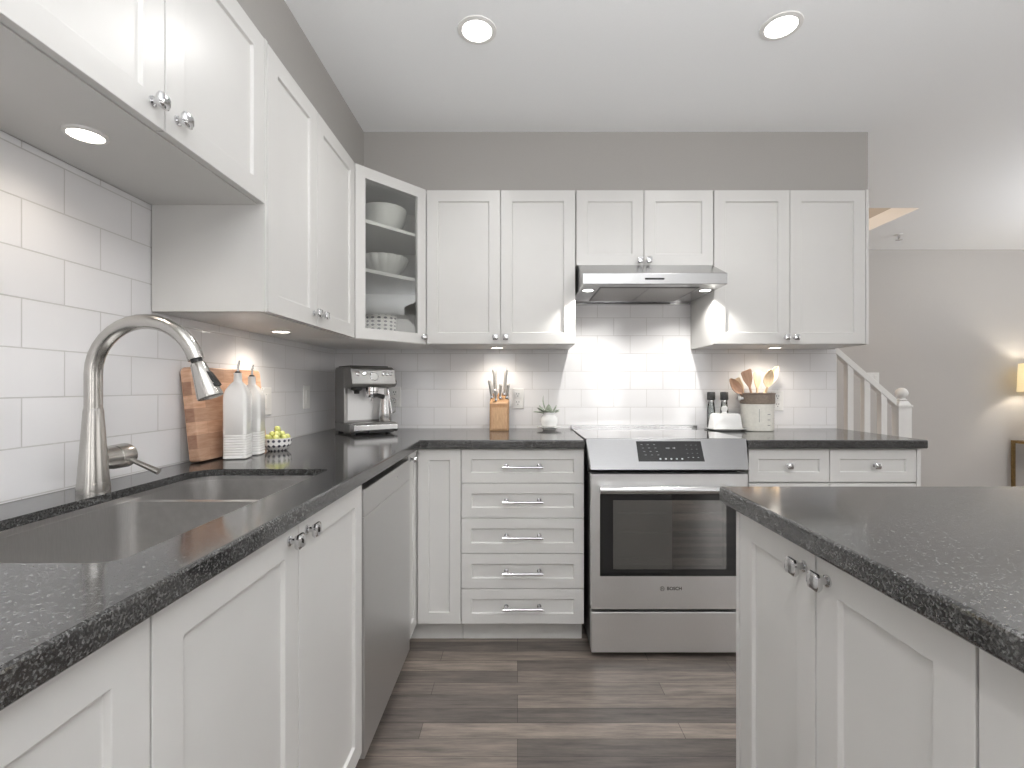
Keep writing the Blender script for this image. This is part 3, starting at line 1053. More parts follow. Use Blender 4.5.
def outlet(X, a, z, label):
    t = thing('wall_outlet', label, 'outlet', X @ Vector((a, 0, z)))
    part('cover_plate', B(X).box(a - 0.035, a + 0.035, -0.006, -0.0002, z - 0.058, z + 0.058), 'plate', t, smooth=False, bevel=0.003)
    for k in (-1, 1):
        c = z + 0.0235 * k
        r_ = part('receptacle', B(X).box(a - 0.017, a + 0.017, -0.0085, -0.0062, c - 0.0175, c + 0.0175), 'plate', t, smooth=False, bevel=0.002)
        for nm, q in (('slot', (-0.0075, -0.0045, 0.0, 0.009)), ('slot', (0.0045, 0.0075, 0.0, 0.009)), ('ground_hole', (-0.0025, 0.0025, -0.011, -0.006))):
            part(nm, B(X).box(a + q[0], a + q[1], -0.0089, -0.0086, c + q[2], c + q[3]), 'slot', r_, smooth=False)


def switch(X, a, z, label, gang=1, s_=1.0):
    t = thing('light_switch', label, 'switch', X @ Vector((a, 0, z)))
    hw = (0.035 + 0.023 * (gang - 1)) * s_
    part('cover_plate', B(X).box(a - hw, a + hw, -0.006, -0.0002, z - 0.058 * s_, z + 0.058 * s_), 'plate', t, smooth=False, bevel=0.003)
    for k in range(gang):
        c = a + (k - (gang - 1) / 2) * 0.046 * s_
        part('rocker', B(X).hexa([(c - 0.016, -0.0062, z - 0.033), (c + 0.016, -0.0062, z - 0.033), (c + 0.016, -0.0062, z + 0.033), (c - 0.016, -0.0062, z + 0.033)],
                                 [(c - 0.015, -0.008, z - 0.032), (c + 0.015, -0.008, z - 0.032), (c + 0.015, -0.011, z + 0.032), (c - 0.015, -0.011, z + 0.032)]), 'plate', t, smooth=False, bevel=0.0008)


outlet(WB, 0.002, 1.118, 'white outlet on the tiles between the knife block and the potted plant')
outlet(WB, -0.708, 1.128, 'white outlet on the tiles behind the espresso machine')
outlet(WB, 1.50, 1.105, 'white outlet on the tiles beside the utensil crock')
switch(WL, 2.40, 1.135, 'white light switch on the tiled side wall, nearest the espresso machine')
switch(WL, 2.02, 1.125, 'white light switch on the tiled side wall behind the cutting board and bottles')
switch(WF, 3.40, 1.265, 'white two-gang light switch on the far wall beyond the stair railing', 2)

# ------------------------------------------------------------------ things on the sink worktop
# cutting board leaning on the tiles
t_ = math.atan2(0.030, 0.295)
b = B()
ol = [(p[0], p[1]) for p in rounded(0, 0.405, 0, 0.30, (0.012, 0.012, 0.018, 0.018))]
b.prism(ol, 'x', -0.017, 0.017)
cb = single('cutting_board', b, 'board', (0, 0, 0), 'thick brown butcher-block cutting board leaning on the tiles behind the white bottles', 'cutting board', world=False, smooth=False, bevel=0.004)
cb.rotation_euler = (0, -t_, 0)
cb.location = (-1.006, 1.495, ZT + 0.003)


def bottle(x, y, rz, hgt, label):
    t = thing('oil_bottle', label, 'bottle', (x, y, ZT + 0.0005), 'white ceramic oil bottles', world=False)
    t.rotation_euler = (0, 0, R(rz))
    w_ = 0.036
    prof = [(0.90, 0), (1.0, 0.003)]
    for k in range(9):
        z = 0.010 + k * 0.0085
        prof += [(1.0, z), (0.955, z + 0.0014), (0.955, z + 0.0026), (1.0, z + 0.004)]
    prof += [(1.0, hgt * 0.70), (0.97, hgt * 0.745), (0.85, hgt * 0.80), (0.55, hgt * 0.865), (0.36, hgt * 0.90)]
    b = B()
    rings = []
    for k, z in prof:
        r_ = 0.011 * min(1, k) if k > 0.5 else w_ * k * 0.98
        rings.append([b.v((p[0], p[1], z)) for p in rounded(-w_ * k, w_ * k, -w_ * k, w_ * k, (r_,) * 4, 5)])
    cr = [(0.0125, hgt * 0.915), (0.012, hgt * 0.985), (0.0135, hgt), (0.009, hgt)]
    for r_, z in cr:
        rings.append([b.v((r_ * math.cos(a), r_ * math.sin(a), z)) for a in [R(180 + 90 * q + 15 * s_ + 7.5) for q in range(4) for s_ in range(6)]])
    for i in range(len(rings) - 1):
        n = len(rings[i])
        for k in range(n):
            j = (k + 1) % n
            b.f([rings[i][k], rings[i][j], rings[i + 1][j], rings[i + 1][k]])
    b.f(rings[0][::-1])
    b.f(rings[-1])
    part('body', b, 'ceramic', t, angle=50)
    sp = part('stopper', B().lathe([(0.0085, hgt - 0.002), (0.0085, hgt + 0.004), (0.005, hgt + 0.006)], seg=14), 'black', t)
    part('pour_spout', B().tube([(0, 0, hgt + 0.004), (0.001, 0, hgt + 0.025), (0.005, 0, hgt + 0.042)], [0.0042, 0.004, 0.003], 10), 'steel', sp)


bottle(-0.938, 1.610, 12, 0.285, 'white square ceramic oil bottle standing nearer the faucet, in front of its twin')
bottle(-0.942, 1.702, 12, 0.275, 'white square ceramic oil bottle partly hidden behind its twin, nearer the grapes')

BX, BY = -0.908, 1.815
single('fruit_bowl', B().lathe([(0.030, 0), (0.033, 0.002), (0.048, 0.020), (0.0495, 0.046), (0.0478, 0.0465), (0.046, 0.022), (0.03, 0.007), (0.001, 0.006)], seg=40, cap=False), 'dots',
       (BX, BY, ZT + 0.0005), 'small white bowl with dark lattice dots holding green grapes', 'bowl', world=False)
gp = B().ball((0, 0, 0), 0.0125, 14, (0.94, 1, 1.06))
g0_ = single('grape', gp, 'grape', (0, 0, 0), 'round green grape heaped in the small dotted bowl', 'grape', 'grapes in the dotted bowl', world=False)
spots = [(0.021 * math.cos(a), 0.021 * math.sin(a), 0.036) for a in [R(60 * k + 10) for k in range(6)]] + [(0.0, 0.0, 0.030)]
spots += [(0.0335 * math.cos(a), 0.0335 * math.sin(a), 0.048) for a in [R(52 * k + 30) for k in range(7)]]
spots += [(0.016 * math.cos(a), 0.016 * math.sin(a), 0.060) for a in [R(90 * k + 20) for k in range(4)]] + [(0.001, -0.001, 0.079)]
for i, q in enumerate(spots):
    o = g0_ if i == 0 else dup(g0_)
    o.location = (BX + q[0], BY + q[1], ZT + q[2])
    o.rotation_euler = (random.uniform(-.6, .6), random.uniform(-.6, .6), 0)

# ------------------------------------------------------------------ espresso machine
t = thing('espresso_machine', 'brushed steel espresso machine standing in the corner of the worktop', 'espresso machine', (-0.800, 2.520, ZT), None, world=False)
t.rotation_euler = (0, 0, R(40))
t.scale = (0.93, 0.93, 0.97)
W2 = 0.125
# local: x right, y back, z up; front towards -y
b = B()
b.prism([(-0.015, 0.055), (0.125, 0.055), (0.125, 0.345), (0.110, 0.352), (-0.015, 0.352)], 'x', -W2, W2)
b.box(-W2, W2, -0.10, 0.125, 0.008, 0.055)
part('housing', b, 'machine', t, smooth=False, bevel=0.006, seg=3)
b = B()
b.prism([(-0.0155, 0.352), (-0.085, 0.352), (-0.110, 0.340), (-0.135, 0.262), (-0.125, 0.247), (-0.0155, 0.240)], 'x', -W2, W2)
head = part('head', b, 'machine', t, smooth=False, bevel=0.005, seg=3)
part('back_panel', B().box(-W2 + 0.004, W2 - 0.004, 0.1255, 0.135, 0.02, 0.34), 'black', t, smooth=False, bevel=0.003)
part('top_tray', B().box(-W2 + 0.015, W2 - 0.015, -0.06, 0.11, 0.3525, 0.358), 'dark', t, smooth=False, bevel=0.002)
part('backsplash', B().box(-W2 + 0.02, W2 - 0.02, -0.0175, -0.0152, 0.07, 0.238), 'steel_v', t, smooth=False)
# controls sit on the sloping front of the head
fd = Vector((0, -0.135 + 0.110, 0.262 - 0.340)).normalized()
fn = Vector((0, fd.z, -fd.y))
if fn.y > 0:
    fn = -fn
fo = Vector((0, -0.110, 0.340))
Qf = fn.to_track_quat('Z', 'Y').to_matrix().to_4x4()
gc = fo + fd * 0.042
gauge = part('pressure_gauge', B().lathe([(0.024, -0.001), (0.024, 0.005), (0.021, 0.0065), (0.020, 0.004), (0.001, 0.004)], gc, 28, Qf, cap=False), 'chrome', head)
gauge2 = part('dial_face', B().lathe([(0.0195, 0.0045), (0.0195, 0.005)], gc, 28, Qf), 'plate', head)
for x, r_ in ((-0.088, 0.011), (-0.055, 0.009), (0.052, 0.008), (0.075, 0.008), (0.098, 0.009)):
    part('button', B().lathe([(r_, -0.001), (r_, 0.005), (r_ * 0.8, 0.0065)], Vector((x, 0, 0)) + fo + fd * 0.028, 18, Qf), 'chrome', head)
part('group_head', B().lathe([(0.036, 0.0), (0.036, -0.022), (0.031, -0.026)], (0.008, -0.072, 0.2445), 28), 'chrome', t)
pfil = part('portafilter', B().lathe([(0.033, 0.0), (0.034, -0.012), (0.028, -0.026), (0.010, -0.030), (0.008, -0.045)], (0.008, -0.072, 0.2172), 28), 'chrome', t)
part('handle', B().tube([(0.008, -0.104, 0.206), (0.012, -0.135, 0.203), (0.018, -0.195, 0.196)], [0.008, 0.011, 0.0125], 14), 'black', pfil)
part('grinder_cradle', B().lathe([(0.030, 0), (0.030, -0.012), (0.016, -0.020), (0.014, -0.034)], (-0.076, -0.070, 0.2445), 20), 'black', t)
part('steam_wand', B().tube([(0.093, -0.080, 0.248), (0.096, -0.092, 0.225), (0.104, -0.100, 0.16), (0.108, -0.112, 0.105)], [0.006, 0.005, 0.0045, 0.004], 12), 'chrome', t)
part('wand_knob', B().lathe([(0.017, 0), (0.019, 0.004), (0.019, 0.022), (0.015, 0.026)], (W2, -0.07, 0.27), 20, Matrix.Rotation(R(90), 4, 'Y')), 'black', t)
tray = part('drip_tray', B().prism([(-0.1005, 0.012), (-0.150, 0.012), (-0.160, 0.022), (-0.160, 0.050), (-0.152, 0.056), (-0.1005, 0.056)], 'x', -W2, W2), 'steel', t, smooth=False, bevel=0.004, seg=3)
part('tray_grille', B().box(-W2 + 0.012, W2 - 0.012, -0.150, -0.022, 0.0562, 0.060), 'darksteel', tray, smooth=False)
part('tray_grip', B().box(-0.045, 0.100, -0.1625, -0.150, 0.0085, 0.0255), 'black', tray, smooth=False, bevel=0.003)
for x in (-0.1, 0.1):
    for y in (-0.08, 0.10):
        part('foot', B().lathe([(0.014, 0.0005), (0.014, 0.009)], (x, y, 0), 12), 'black', t)
# steel milk jug standing beside the machine
t = thing('milk_jug', 'small steel milk jug standing on the drip tray of the espresso machine', 'jug', (-0.695, 2.523, ZT + 0.0590), None, world=False)
part('body', B().lathe([(0.030, 0), (0.032, 0.003), (0.031, 0.05), (0.026, 0.09), (0.0275, 0.135), (0.026, 0.135), (0.0245, 0.09), (0.029, 0.05), (0.029, 0.005), (0.001, 0.005)], seg=30, cap=False), 'steel', t)
part('handle', B().tube([(0.027, 0, 0.12), (0.05, 0, 0.118), (0.056, 0, 0.09), (0.050, 0, 0.05), (0.031, 0, 0.042)], 0.004, 10, flat=1.6), 'steel', t)

# ------------------------------------------------------------------ knife block and knives
KX, KY = -0.10, 2.655
t = thing('knife_block', 'wooden knife block with a pale front panel beside the outlet', 'knife block', (KX, KY, ZT + 0.0005), None, world=False)
b = B()
b.prism([(-0.055, 0.0), (0.075, 0.0), (0.075, 0.205), (-0.032, 0.150)], 'x', -0.052, 0.052)
part('body', b, 'block', t, smooth=False, bevel=0.003)
sl = 0.023 / 0.150
part('front_panel', B().hexa([(-0.042, -0.0555 + 0.015 * sl, 0.012), (0.042, -0.0555 + 0.015 * sl, 0.012), (0.042, -0.0555 + 0.128 * sl, 0.126), (-0.042, -0.0555 + 0.128 * sl, 0.126)],
                            [(-0.042, -0.0580 + 0.015 * sl, 0.012), (0.042, -0.0580 + 0.015 * sl, 0.012), (0.042, -0.0580 + 0.128 * sl, 0.126), (-0.042, -0.0580 + 0.128 * sl, 0.126)]), 'block_front', t, smooth=False)
kn = [(-0.022, 0.050, 0.150, 1.15, -3, 'long steel-handled knife standing tallest in the wooden block, on the coffee machine side'),
      (0.027, 0.050, 0.148, 1.1, 3, 'long steel-handled knife standing tall in the wooden block, on the outlet side'),
      (-0.041, 0.018, 0.105, 0.9, -9, 'short steel-handled knife leaning out of the block towards the coffee machine'),
      (0.004, 0.010, 0.085, 0.9, 2, 'short steel-handled knife in the middle of the wooden block'),
      (0.041, 0.012, 0.085, 0.9, 6, 'short steel-handled knife at the edge of the block beside the outlet'),
      (-0.018, -0.012, 0.065, 0.8, -4, 'smallest steel-handled knife low at the front of the wooden block')]
for (x, y, ln, wd, tl, lab) in kn:
    zz = 0.150 + (y + 0.032) / 0.107 * 0.055 + 0.0012
    k = thing('kitchen_knife', lab, 'knife', (KX + x, KY + y, ZT + zz), 'knives in the wooden block', world=False)
    k.rotation_euler = (R(8), R(tl), 0)
    wd *= 1.4
    part('bolster', B().lathe([(0.0075 * wd, 0.0), (0.008 * wd, 0.010), (0.0065 * wd, 0.014)], seg=12), 'chrome', k)
    part('handle', B().tube([(0, 0, 0.0145), (0, 0, ln * 0.35), (0, -0.001, ln * 0.7), (0, -0.004, ln * 0.92), (0, -0.006, ln)], [0.0065 * wd, 0.0085 * wd, 0.0078 * wd, 0.010 * wd, 0.006 * wd], 12, flat=0.8, ref=(0, 1, 0)), 'knife_steel', k)

# ------------------------------------------------------------------ potted succulent
PX, PY = 0.176, 2.665
t = thing('potted_succulent', 'grey-green spiky succulent in a small white pot next to the cooktop', 'potted plant', (PX, PY, ZT + 0.0005), None, world=False)
part('saucer', B().lathe([(0.034, 0), (0.036, 0.004), (0.040, 0.010), (0.068, 0.016), (0.0685, 0.019), (0.040, 0.016), (0.001, 0.015)], seg=36, cap=False), 'porcelain', t)
part('pot', B().lathe([(0.030, 0.0165), (0.040, 0.022), (0.049, 0.045), (0.046, 0.068), (0.034, 0.084), (0.0345, 0.098), (0.0315, 0.098), (0.031, 0.086), (0.04, 0.066), (0.001, 0.06)], seg=36, cap=False), 'porcelain', t)
part('soil', B().lathe([(0.030, 0.084), (0.030, 0.0885)], seg=24), 'soil', t)
for az, el, L_, wr in ((182, 22, 0.105, 1.15), (168, 46, 0.10, 1.15), (205, 36, 0.105, 1.2), (158, 66, 0.135, 0.5), (8, 34, 0.078, 1.0), (345, 54, 0.085, 1.0),
                        (35, 24, 0.085, 1.0), (268, 62, 0.065, 0.9), (92, 62, 0.075, 0.9), (245, 36, 0.072, 1.0), (300, 34, 0.068, 1.0), (130, 30, 0.075, 1.0)):
    a, el = R(az), R(el)
    c, s_ = math.cos(a), math.sin(a)
    pts = []
    for i in range(7):
        f = i / 6
        r_ = L_ * f * math.cos(el + 0.45 * (f - 0.5))
        pts.append((0.006 * c + r_ * c, 0.006 * s_ + r_ * s_, 0.086 + L_ * f * math.sin(el - 0.25 * f)))
    part('leaf', B().tube(pts, [0.006, 0.011 * wr, 0.0155 * wr, 0.017 * wr, 0.0145 * wr, 0.009 * wr, 0.0008], 10, flat=0.25, ref=(-s_, c, 0)), 'leaf', t)

# ------------------------------------------------------------------ right worktop: grinders, butter dish, crock
for x, y, lab in ((1.103, 2.735, 'dark-capped glass grinder standing farther from the crock, behind the butter dish'),
                  (1.178, 2.735, 'dark-capped glass grinder standing nearer the crock, behind the butter dish')):
    t = thing('spice_grinder', lab, 'grinder', (x, y, ZT + 0.0005), 'glass grinders behind the butter dish', world=False)
    part('jar', B().lathe([(0.019, 0), (0.021, 0.003), (0.021, 0.10), (0.016, 0.155), (0.0145, 0.155), (0.019, 0.098), (0.019, 0.006), (0.001, 0.006)], seg=24, cap=False), 'jar_glass', t)
    part('spice', B().lathe([(0.0185, 0.0065), (0.0185, 0.07)], seg=20), 'stone' if x < 1.13 else 'plate', t)
    part('collar', B().lathe([(0.0185, 0.1555), (0.0185, 0.163)], seg=24), 'chrome', t)
    part('cap', B().lathe([(0.020, 0.1635), (0.0215, 0.168), (0.0215, 0.206), (0.019, 0.210)], seg=24, wob=lambda a, z: 1 + 0.03 * math.cos(12 * a)), 'smoke', t)

t = thing('butter_dish', 'white porcelain butter dish with a knobbed lid beside the cooktop', 'butter dish', (1.134, 2.622, ZT + 0.0005), None, world=False)


def loft(levels):
    b = B()
    rings = [[b.v((p[0], p[1], z)) for p in rounded(-hx, hx, -hy, hy, (r_,) * 4, 5)] for hx, hy, r_, z in levels]
    for i in range(len(rings) - 1):
        n = len(rings[i])
        for k in range(n):
            j = (k + 1) % n
            b.f([rings[i][k], rings[i][j], rings[i + 1][j], rings[i + 1][k]])
    b.f(rings[0][::-1])
    b.f(rings[-1])
    return b


part('plate', loft([(0.065, 0.035, 0.012, 0), (0.070, 0.040, 0.012, 0.004), (0.097, 0.056, 0.018, 0.011), (0.099, 0.057, 0.018, 0.014), (0.080, 0.046, 0.014, 0.0115)]), 'porcelain', t, angle=50)
part('lid', loft([(0.080, 0.043, 0.012, 0.0125), (0.079, 0.042, 0.014, 0.03), (0.073, 0.037, 0.016, 0.086), (0.067, 0.031, 0.018, 0.094)]), 'porcelain', t, angle=50)
part('lid_knob', B().lathe([(0.016, 0.0935), (0.012, 0.102), (0.017, 0.116), (0.016, 0.128), (0.010, 0.134), (0.001, 0.135)], (-0.004, 0, 0), 22), 'porcelain', t)

CX, CY = 1.318, 2.640
t = thing('utensil_crock', 'cream crock with grey measuring marks and a taupe rim band, full of wooden utensils', 'crock', (CX, CY, ZT + 0.0005), None, world=False)
cr = 0.087
part('vessel', B().lathe([(0.080, 0), (0.0835, 0.004), (cr - 0.003, 0.142), (cr - 0.003, 0.146), (0.080, 0.146), (0.077, 0.010), (0.001, 0.010)], seg=48, cap=False), mk('cream_stoneware', (0.74, 0.72, 0.66, 1), 0.35, var=0.05, vscale=70), t)
part('rim_band', B().lathe([(cr - 0.002, 0.1465), (cr + 0.001, 0.150), (cr + 0.001, 0.196), (cr + 0.004, 0.200), (cr + 0.004, 0.206), (cr - 0.006, 0.206), (cr - 0.010, 0.1465)], seg=48, cap=False), 'stone', t)
part('handle_knob', B().lathe([(0.007, 0), (0.007, 0.010), (0.011, 0.014), (0.011, 0.022), (0.005, 0.026)], (-cr, -0.02, 0.176), 16, Matrix.Rotation(R(-90), 4, 'Y')), 'porcelain', t)


def on_crock(a0, a1, z0, z1):
    def P(a, z, h):
        r_ = 0.0835 + (cr - 0.003 - 0.0835) * (z - 0.004) / 0.138 + h
        return (r_ * math.sin(R(a)), -r_ * math.cos(R(a)), z)
    b = B()
    return b.hexa([P(a0, z0, -0.0003), P(a1, z0, -0.0003), P(a1, z1, -0.0003), P(a0, z1, -0.0003)], [P(a0, z0, 0.0005), P(a1, z0, 0.0005), P(a1, z1, 0.0005), P(a0, z1, 0.0005)])


for k in range(8):
    part('measuring_mark', on_crock(38 if k % 2 else 26, 56, 0.025 + 0.0145 * k, 0.0266 + 0.0145 * k), 'marks', t, smooth=False)
for k in range(3):
    part('measuring_mark', on_crock(10, 22, 0.032 + 0.029 * k, 0.0345 + 0.029 * k), 'marks', t, smooth=False)
part('measuring_mark', on_crock(-20, -18.8, 0.05, 0.12), 'marks', t, smooth=False)


def utensil(kind, dx, dy, tiltx, tilty, rz, ln, mat, name, label):
    """stands inside the crock; local z runs along the handle, blade at the top"""
    t = thing(name, label, 'utensil', (CX + dx, CY + dy, ZT + 0.016), 'wooden utensils in the crock', world=False)
    t.rotation_euler = (R(tiltx), R(tilty), R(rz))
    part('handle', B().tube([(0, 0, 0), (0, 0, ln * 0.35), (0, 0, ln * 0.70)], [0.006, 0.0058, 0.0062], 12), mat, t)
    b = B()
    z = ln * 0.70 + 0.0002
    if kind == 'spoon':
        h = ln * 0.30
        pts, rad = [], []
        n = 10
        rings = []
        for i in range(n + 1):
            f = i / n
            wv = 0.0062 + (0.027 - 0.0062) * math.sin(math.pi * min(1, f * 1.02) ** 0.85) ** 0.75
            if i == n:
                wv = 0.004
            dep = 0.010 * math.sin(math.pi * f)
            rings.append([b.v((wv * math.cos(a), (-0.003 + dep if math.sin(a) < 0 else dep + 0.004) + 0.004 * abs(math.sin(a)) * (1 if math.sin(a) > 0 else 0.3) * 1.0 - (0.010 * math.cos(a) ** 2 * math.sin(math.pi * f) if True else 0), z + h * f))
                          for a in [2 * math.pi * k / 16 for k in range(16)]])
        for i in range(n):
            for k in range(16):
                j = (k + 1) % 16
                b.f([rings[i][k], rings[i][j], rings[i + 1][j], rings[i + 1][k]])
        b.f(rings[0][::-1])
        b.f(rings[-1])
        part('bowl', b, mat, t, angle=60)
    else:
        h = ln * 0.30
        wt_ = 0.032 if kind == 'turner' else 0.024
        ol = [(-0.006, z), (0.006, z), (0.013, z + h * 0.15), (wt_ * 0.85, z + h * 0.45), (wt_, z + h * 0.93), (wt_ - 0.006, z + h), (-wt_ + 0.008, z + h * (0.93 if kind == 'turner' else 1.0)), (-wt_, z + h * 0.86), (-wt_ * 0.85, z + h * 0.45), (-0.013, z + h * 0.15)]
        b.hexa([(p[0], -0.0028, p[1]) for p in ol], [(p[0], 0.0028, p[1]) for p in ol])
        part('blade', b, mat, t, smooth=False, bevel=0.0015)


utensil('turner', -0.010, -0.045, -2, -13, 8, 0.325, 'walnut', 'wooden_turner', 'reddish wooden turner with a wide slanted blade in the crock')
utensil('spoon', 0.064, -0.004, -1, -39, 4, 0.345, 'walnut', 'wooden_spoon', 'reddish wooden spoon leaning furthest towards the grinders')
utensil('spatula', 0.038, 0.032, 2, -26, -20, 0.300, 'beech', 'wooden_spatula', 'narrow pale wooden spatula tucked behind the reddish turner')
utensil('spatula', 0.022, 0.056, 1, 1, 4, 0.312, 'beech', 'wooden_spatula', 'pale wooden spatula standing upright in the middle of the crock')
utensil('spoon', -0.004, -0.024, -2, 12, -8, 0.325, 'beech', 'wooden_spoon', 'pale wooden spoon between the upright spatula and the highest spoon')
utensil('spoon', -0.045, 0.022, -1, 29, 6, 0.388, 'beech', 'wooden_spoon', 'pale round-headed wooden spoon reaching highest, leaning towards the stairs')

# ------------------------------------------------------------------ dishes in the glass cabinet
single('serving_bowl', B().lathe([(0.045, 0), (0.05, 0.004), (0.080, 0.026), (0.101, 0.066), (0.111, 0.108), (0.114, 0.136), (0.110, 0.136), (0.106, 0.108), (0.096, 0.068), (0.075, 0.030), (0.045, 0.010), (0.001, 0.009)], seg=40, cap=False), 'porcelain',
       (-0.690, 2.485, 1.9625), 'plain white serving bowl on the upper shelf behind the glass door', 'bowl', world=False)
single('scalloped_bowl', B().lathe([(0.045, 0), (0.042, 0.012), (0.060, 0.024), (0.094, 0.052), (0.110, 0.085), (0.118, 0.112), (0.114, 0.113), (0.106, 0.088), (0.088, 0.056), (0.05, 0.030), (0.001, 0.024)], seg=96, cap=False,
                                   wob=lambda a, z: 1 + (0.045 * abs(math.sin(8 * a)) * max(0, z - 0.02) / 0.07)), 'porcelain',
       (-0.690, 2.485, 1.7355), 'white scalloped footed bowl on the lower shelf behind the glass door', 'bowl', world=False)
single('patterned_dish', B().lathe([(0.072, 0), (0.078, 0.003), (0.082, 0.118), (0.084, 0.121), (0.084, 0.126), (0.079, 0.126), (0.076, 0.006), (0.001, 0.006)], seg=40, cap=False), 'dots',
       (-0.700, 2.45, ZB + 0.0165), 'round dish with a dotted pattern at the bottom of the glass cabinet', 'dish', world=False)

# ------------------------------------------------------------------ living area: stairs, railing, sprinkler, lamp, console
t = thing('staircase', 'white staircase rising behind the kitchen wall, beyond the railing', 'stairs', (2.2, 4.05, 0))
rise, run = 0.165, 0.190
b = B()
for k in range(9):
    xk = 2.72 - run * k
    b.box(xk - run - 0.002, xk, 3.56, FAR - 0.016, 0.0005 if k == 0 else rise * k - 0.05, rise * (k + 1))
part('steps', b, 'white', t, smooth=False)
part('stringer', B().prism([(2.75, 0.0005), (2.75, 0.16), (2.72, 0.21), (2.72 - 9 * run, 0.21 + 9 * rise), (2.72 - 9 * run, -0.08 + 9 * rise), (2.60, 0.0005)], 'y', 3.515, 3.558), 'white', t, smooth=False)
t = thing('stair_railing', 'white wooden stair railing with square balusters and a ball-topped newel post', 'railing', (2.55, 3.49, 0))
NX, NY = 2.782, 3.49
b = B()
b.box(NX - 0.047, NX + 0.047, NY - 0.047, NY + 0.02, 0.0005, 1.04)
b.box(NX - 0.053, NX + 0.053, NY - 0.053, NY + 0.024, 1.04, 1.055)
b.hexa([(NX - 0.047, NY - 0.047, 1.055), (NX + 0.047, NY - 0.047, 1.055), (NX + 0.047, NY + 0.02, 1.055), (NX - 0.047, NY + 0.02, 1.055)],
       [(NX - 0.030, NY - 0.035, 1.085), (NX + 0.030, NY - 0.035, 1.085), (NX + 0.030, NY + 0.008, 1.085), (NX - 0.030, NY + 0.008, 1.085)])
b.lathe([(0.028, 1.085), (0.034, 1.092), (0.024, 1.100), (0.022, 1.106)], (NX, NY - 0.013, 0), 24)
nw = part('newel_post', b, 'white', t, smooth=False, bevel=0.002)
part('ball_finial', B().ball((NX, NY - 0.013, 1.140), 0.040, 24), 'white', nw)
slp = 0.865


def rz_(x):
    return 1.075 + (NX - 0.05 - x) * slp


xa, xb = NX - 0.0475, 1.62
part('handrail', B().prism([(xa, rz_(xa) - 0.028), (xa, rz_(xa) + 0.028), (xb, rz_(xb) + 0.028), (xb, rz_(xb) - 0.028)], 'y', NY - 0.032, NY + 0.018), 'white', t, smooth=False, bevel=0.004)
for k in range(8):
    xk = 2.645 - 0.121 * k
    hw = 0.021
    lo_ = 0.21 + (2.72 - xk) * rise / run - 0.02
    part('baluster', B().hexa([(xk - hw, NY - 0.028, lo_ - 0.1), (xk + hw, NY - 0.028, lo_ - 0.1), (xk + hw, NY + 0.014, lo_ - 0.1), (xk - hw, NY + 0.014, lo_ - 0.1)],
                              [(xk - hw, NY - 0.028, rz_(xk - hw) - 0.0285), (xk + hw, NY - 0.028, rz_(xk + hw) - 0.0285), (xk + hw, NY + 0.014, rz_(xk + hw) - 0.0285), (xk - hw, NY + 0.014, rz_(xk - hw) - 0.0285)]), 'white', t, smooth=False)
part('bottom_rail', B().prism([(2.735, 0.10), (2.735, 0.165), (xb, 0.165 + (2.735 - xb) * rise / run), (xb, 0.10 + (2.735 - xb) * rise / run)], 'y', NY - 0.035, NY + 0.0245), 'white', t, smooth=False)
sl_ = bpy.data.lights.new('stair_light', 'AREA')
sl_.shape, sl_.size, sl_.energy, sl_.color = 'DISK', 0.25, LAMP['stairs'], (1, 0.78, 0.58)
so = bpy.data.objects.new('stair_light', sl_)
COL.objects.link(so)
so.location = (1.5, 4.05, 4.15)

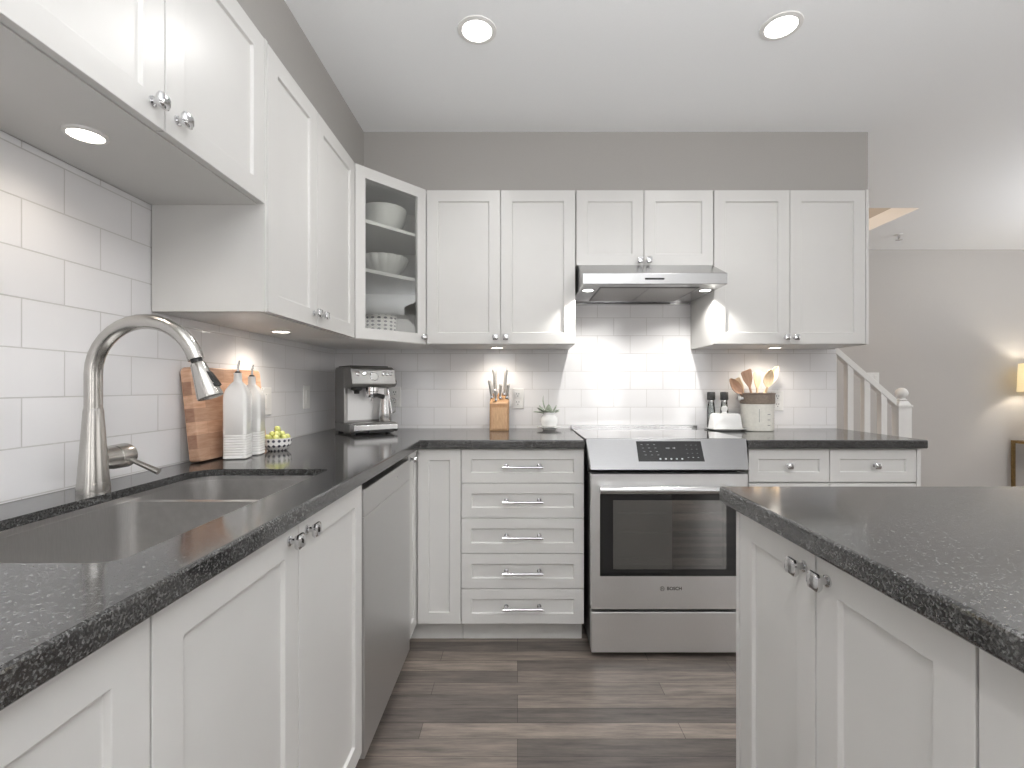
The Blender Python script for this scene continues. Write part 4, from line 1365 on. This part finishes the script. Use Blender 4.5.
t = thing('ceiling_sprinkler', 'small pendent fire sprinkler under the ceiling beyond the wall cabinets', 'sprinkler', (3.29, 4.14, ZC), None, world=False)
part('escutcheon', B().lathe([(0.032, 0.0005), (0.030, -0.006), (0.012, -0.010)], seg=24), 'white', t)
part('nozzle', B().lathe([(0.010, -0.0102), (0.009, -0.030), (0.006, -0.032), (0.005, -0.046)], seg=16), 'chrome', t)
part('deflector', B().lathe([(0.024, -0.0465), (0.024, -0.049)], seg=20, wob=lambda a, z: 1 + 0.15 * math.cos(8 * a)), 'chrome', t)

t = thing('console_table', 'gold-framed console table against the far wall, cut off by the edge of the photo', 'table', (5.17, 4.38, 0))
b0, b1 = 4.69, 5.65
for x in (b0, b1 - 0.022):
    for y in (4.22, 4.54):
        part('leg', B().box(x, x + 0.022, y, y + 0.022, 0.0005, 0.655), 'brass', t, smooth=False)
part('table_top', B().box(b0, b1, 4.218, 4.564, 0.6555, 0.68), 'brass', t, smooth=False, bevel=0.002)
part('lower_shelf', B().box(b0 + 0.023, b1 - 0.023, 4.225, 4.557, 0.12, 0.14), 'brass', t, smooth=False)
t = thing('decorative_ring', 'thin black ring ornament under the gold console table', 'ornament', (4.93, 4.36, 0.1405), None, world=False)
part('ring', B().tube([(0.165 * math.sin(R(15 * k)), 0, 0.205 - 0.165 * math.cos(R(15 * k))) for k in range(25)], 0.008, 12, cap=False, ref=(0, 1, 0)), 'black', t)
part('stand', B().box(-0.05, 0.05, -0.04, 0.04, 0, 0.034), 'black', t, smooth=False, bevel=0.002)
LX, LY = 4.745, 4.40
t = thing('table_lamp', 'lit table lamp with a cream drum shade beside the far wall', 'lamp', (LX, LY, 0.6805), None, world=False)
part('base', B().lathe([(0.07, 0), (0.07, 0.015), (0.03, 0.03), (0.05, 0.10), (0.075, 0.20), (0.05, 0.31), (0.018, 0.36), (0.015, 0.43)], (0.03, 0, 0), 32), 'ceramic', t)
part('stem', B().lathe([(0.006, 0.4305), (0.006, 0.56)], (0.03, 0, 0), 12), 'brass', t)
bulb = part('bulb', B().ball((0.03, 0, 0.585), 0.028, 18), emit('warm_bulb', (1, 0.85, 0.6, 1), 12), t)
part('lamp_shade', B().lathe([(0.140, 0.458), (0.130, 0.722), (0.1285, 0.722), (0.1385, 0.458), (0.140, 0.458)], (0.03, 0, 0), 48, cap=False), 'shade', t)
lamp('bulb_light', t, (0.03, 0, 0.585), 'POINT', LAMP['table'], (1, 0.91, 0.79), shadow_soft_size=0.031)
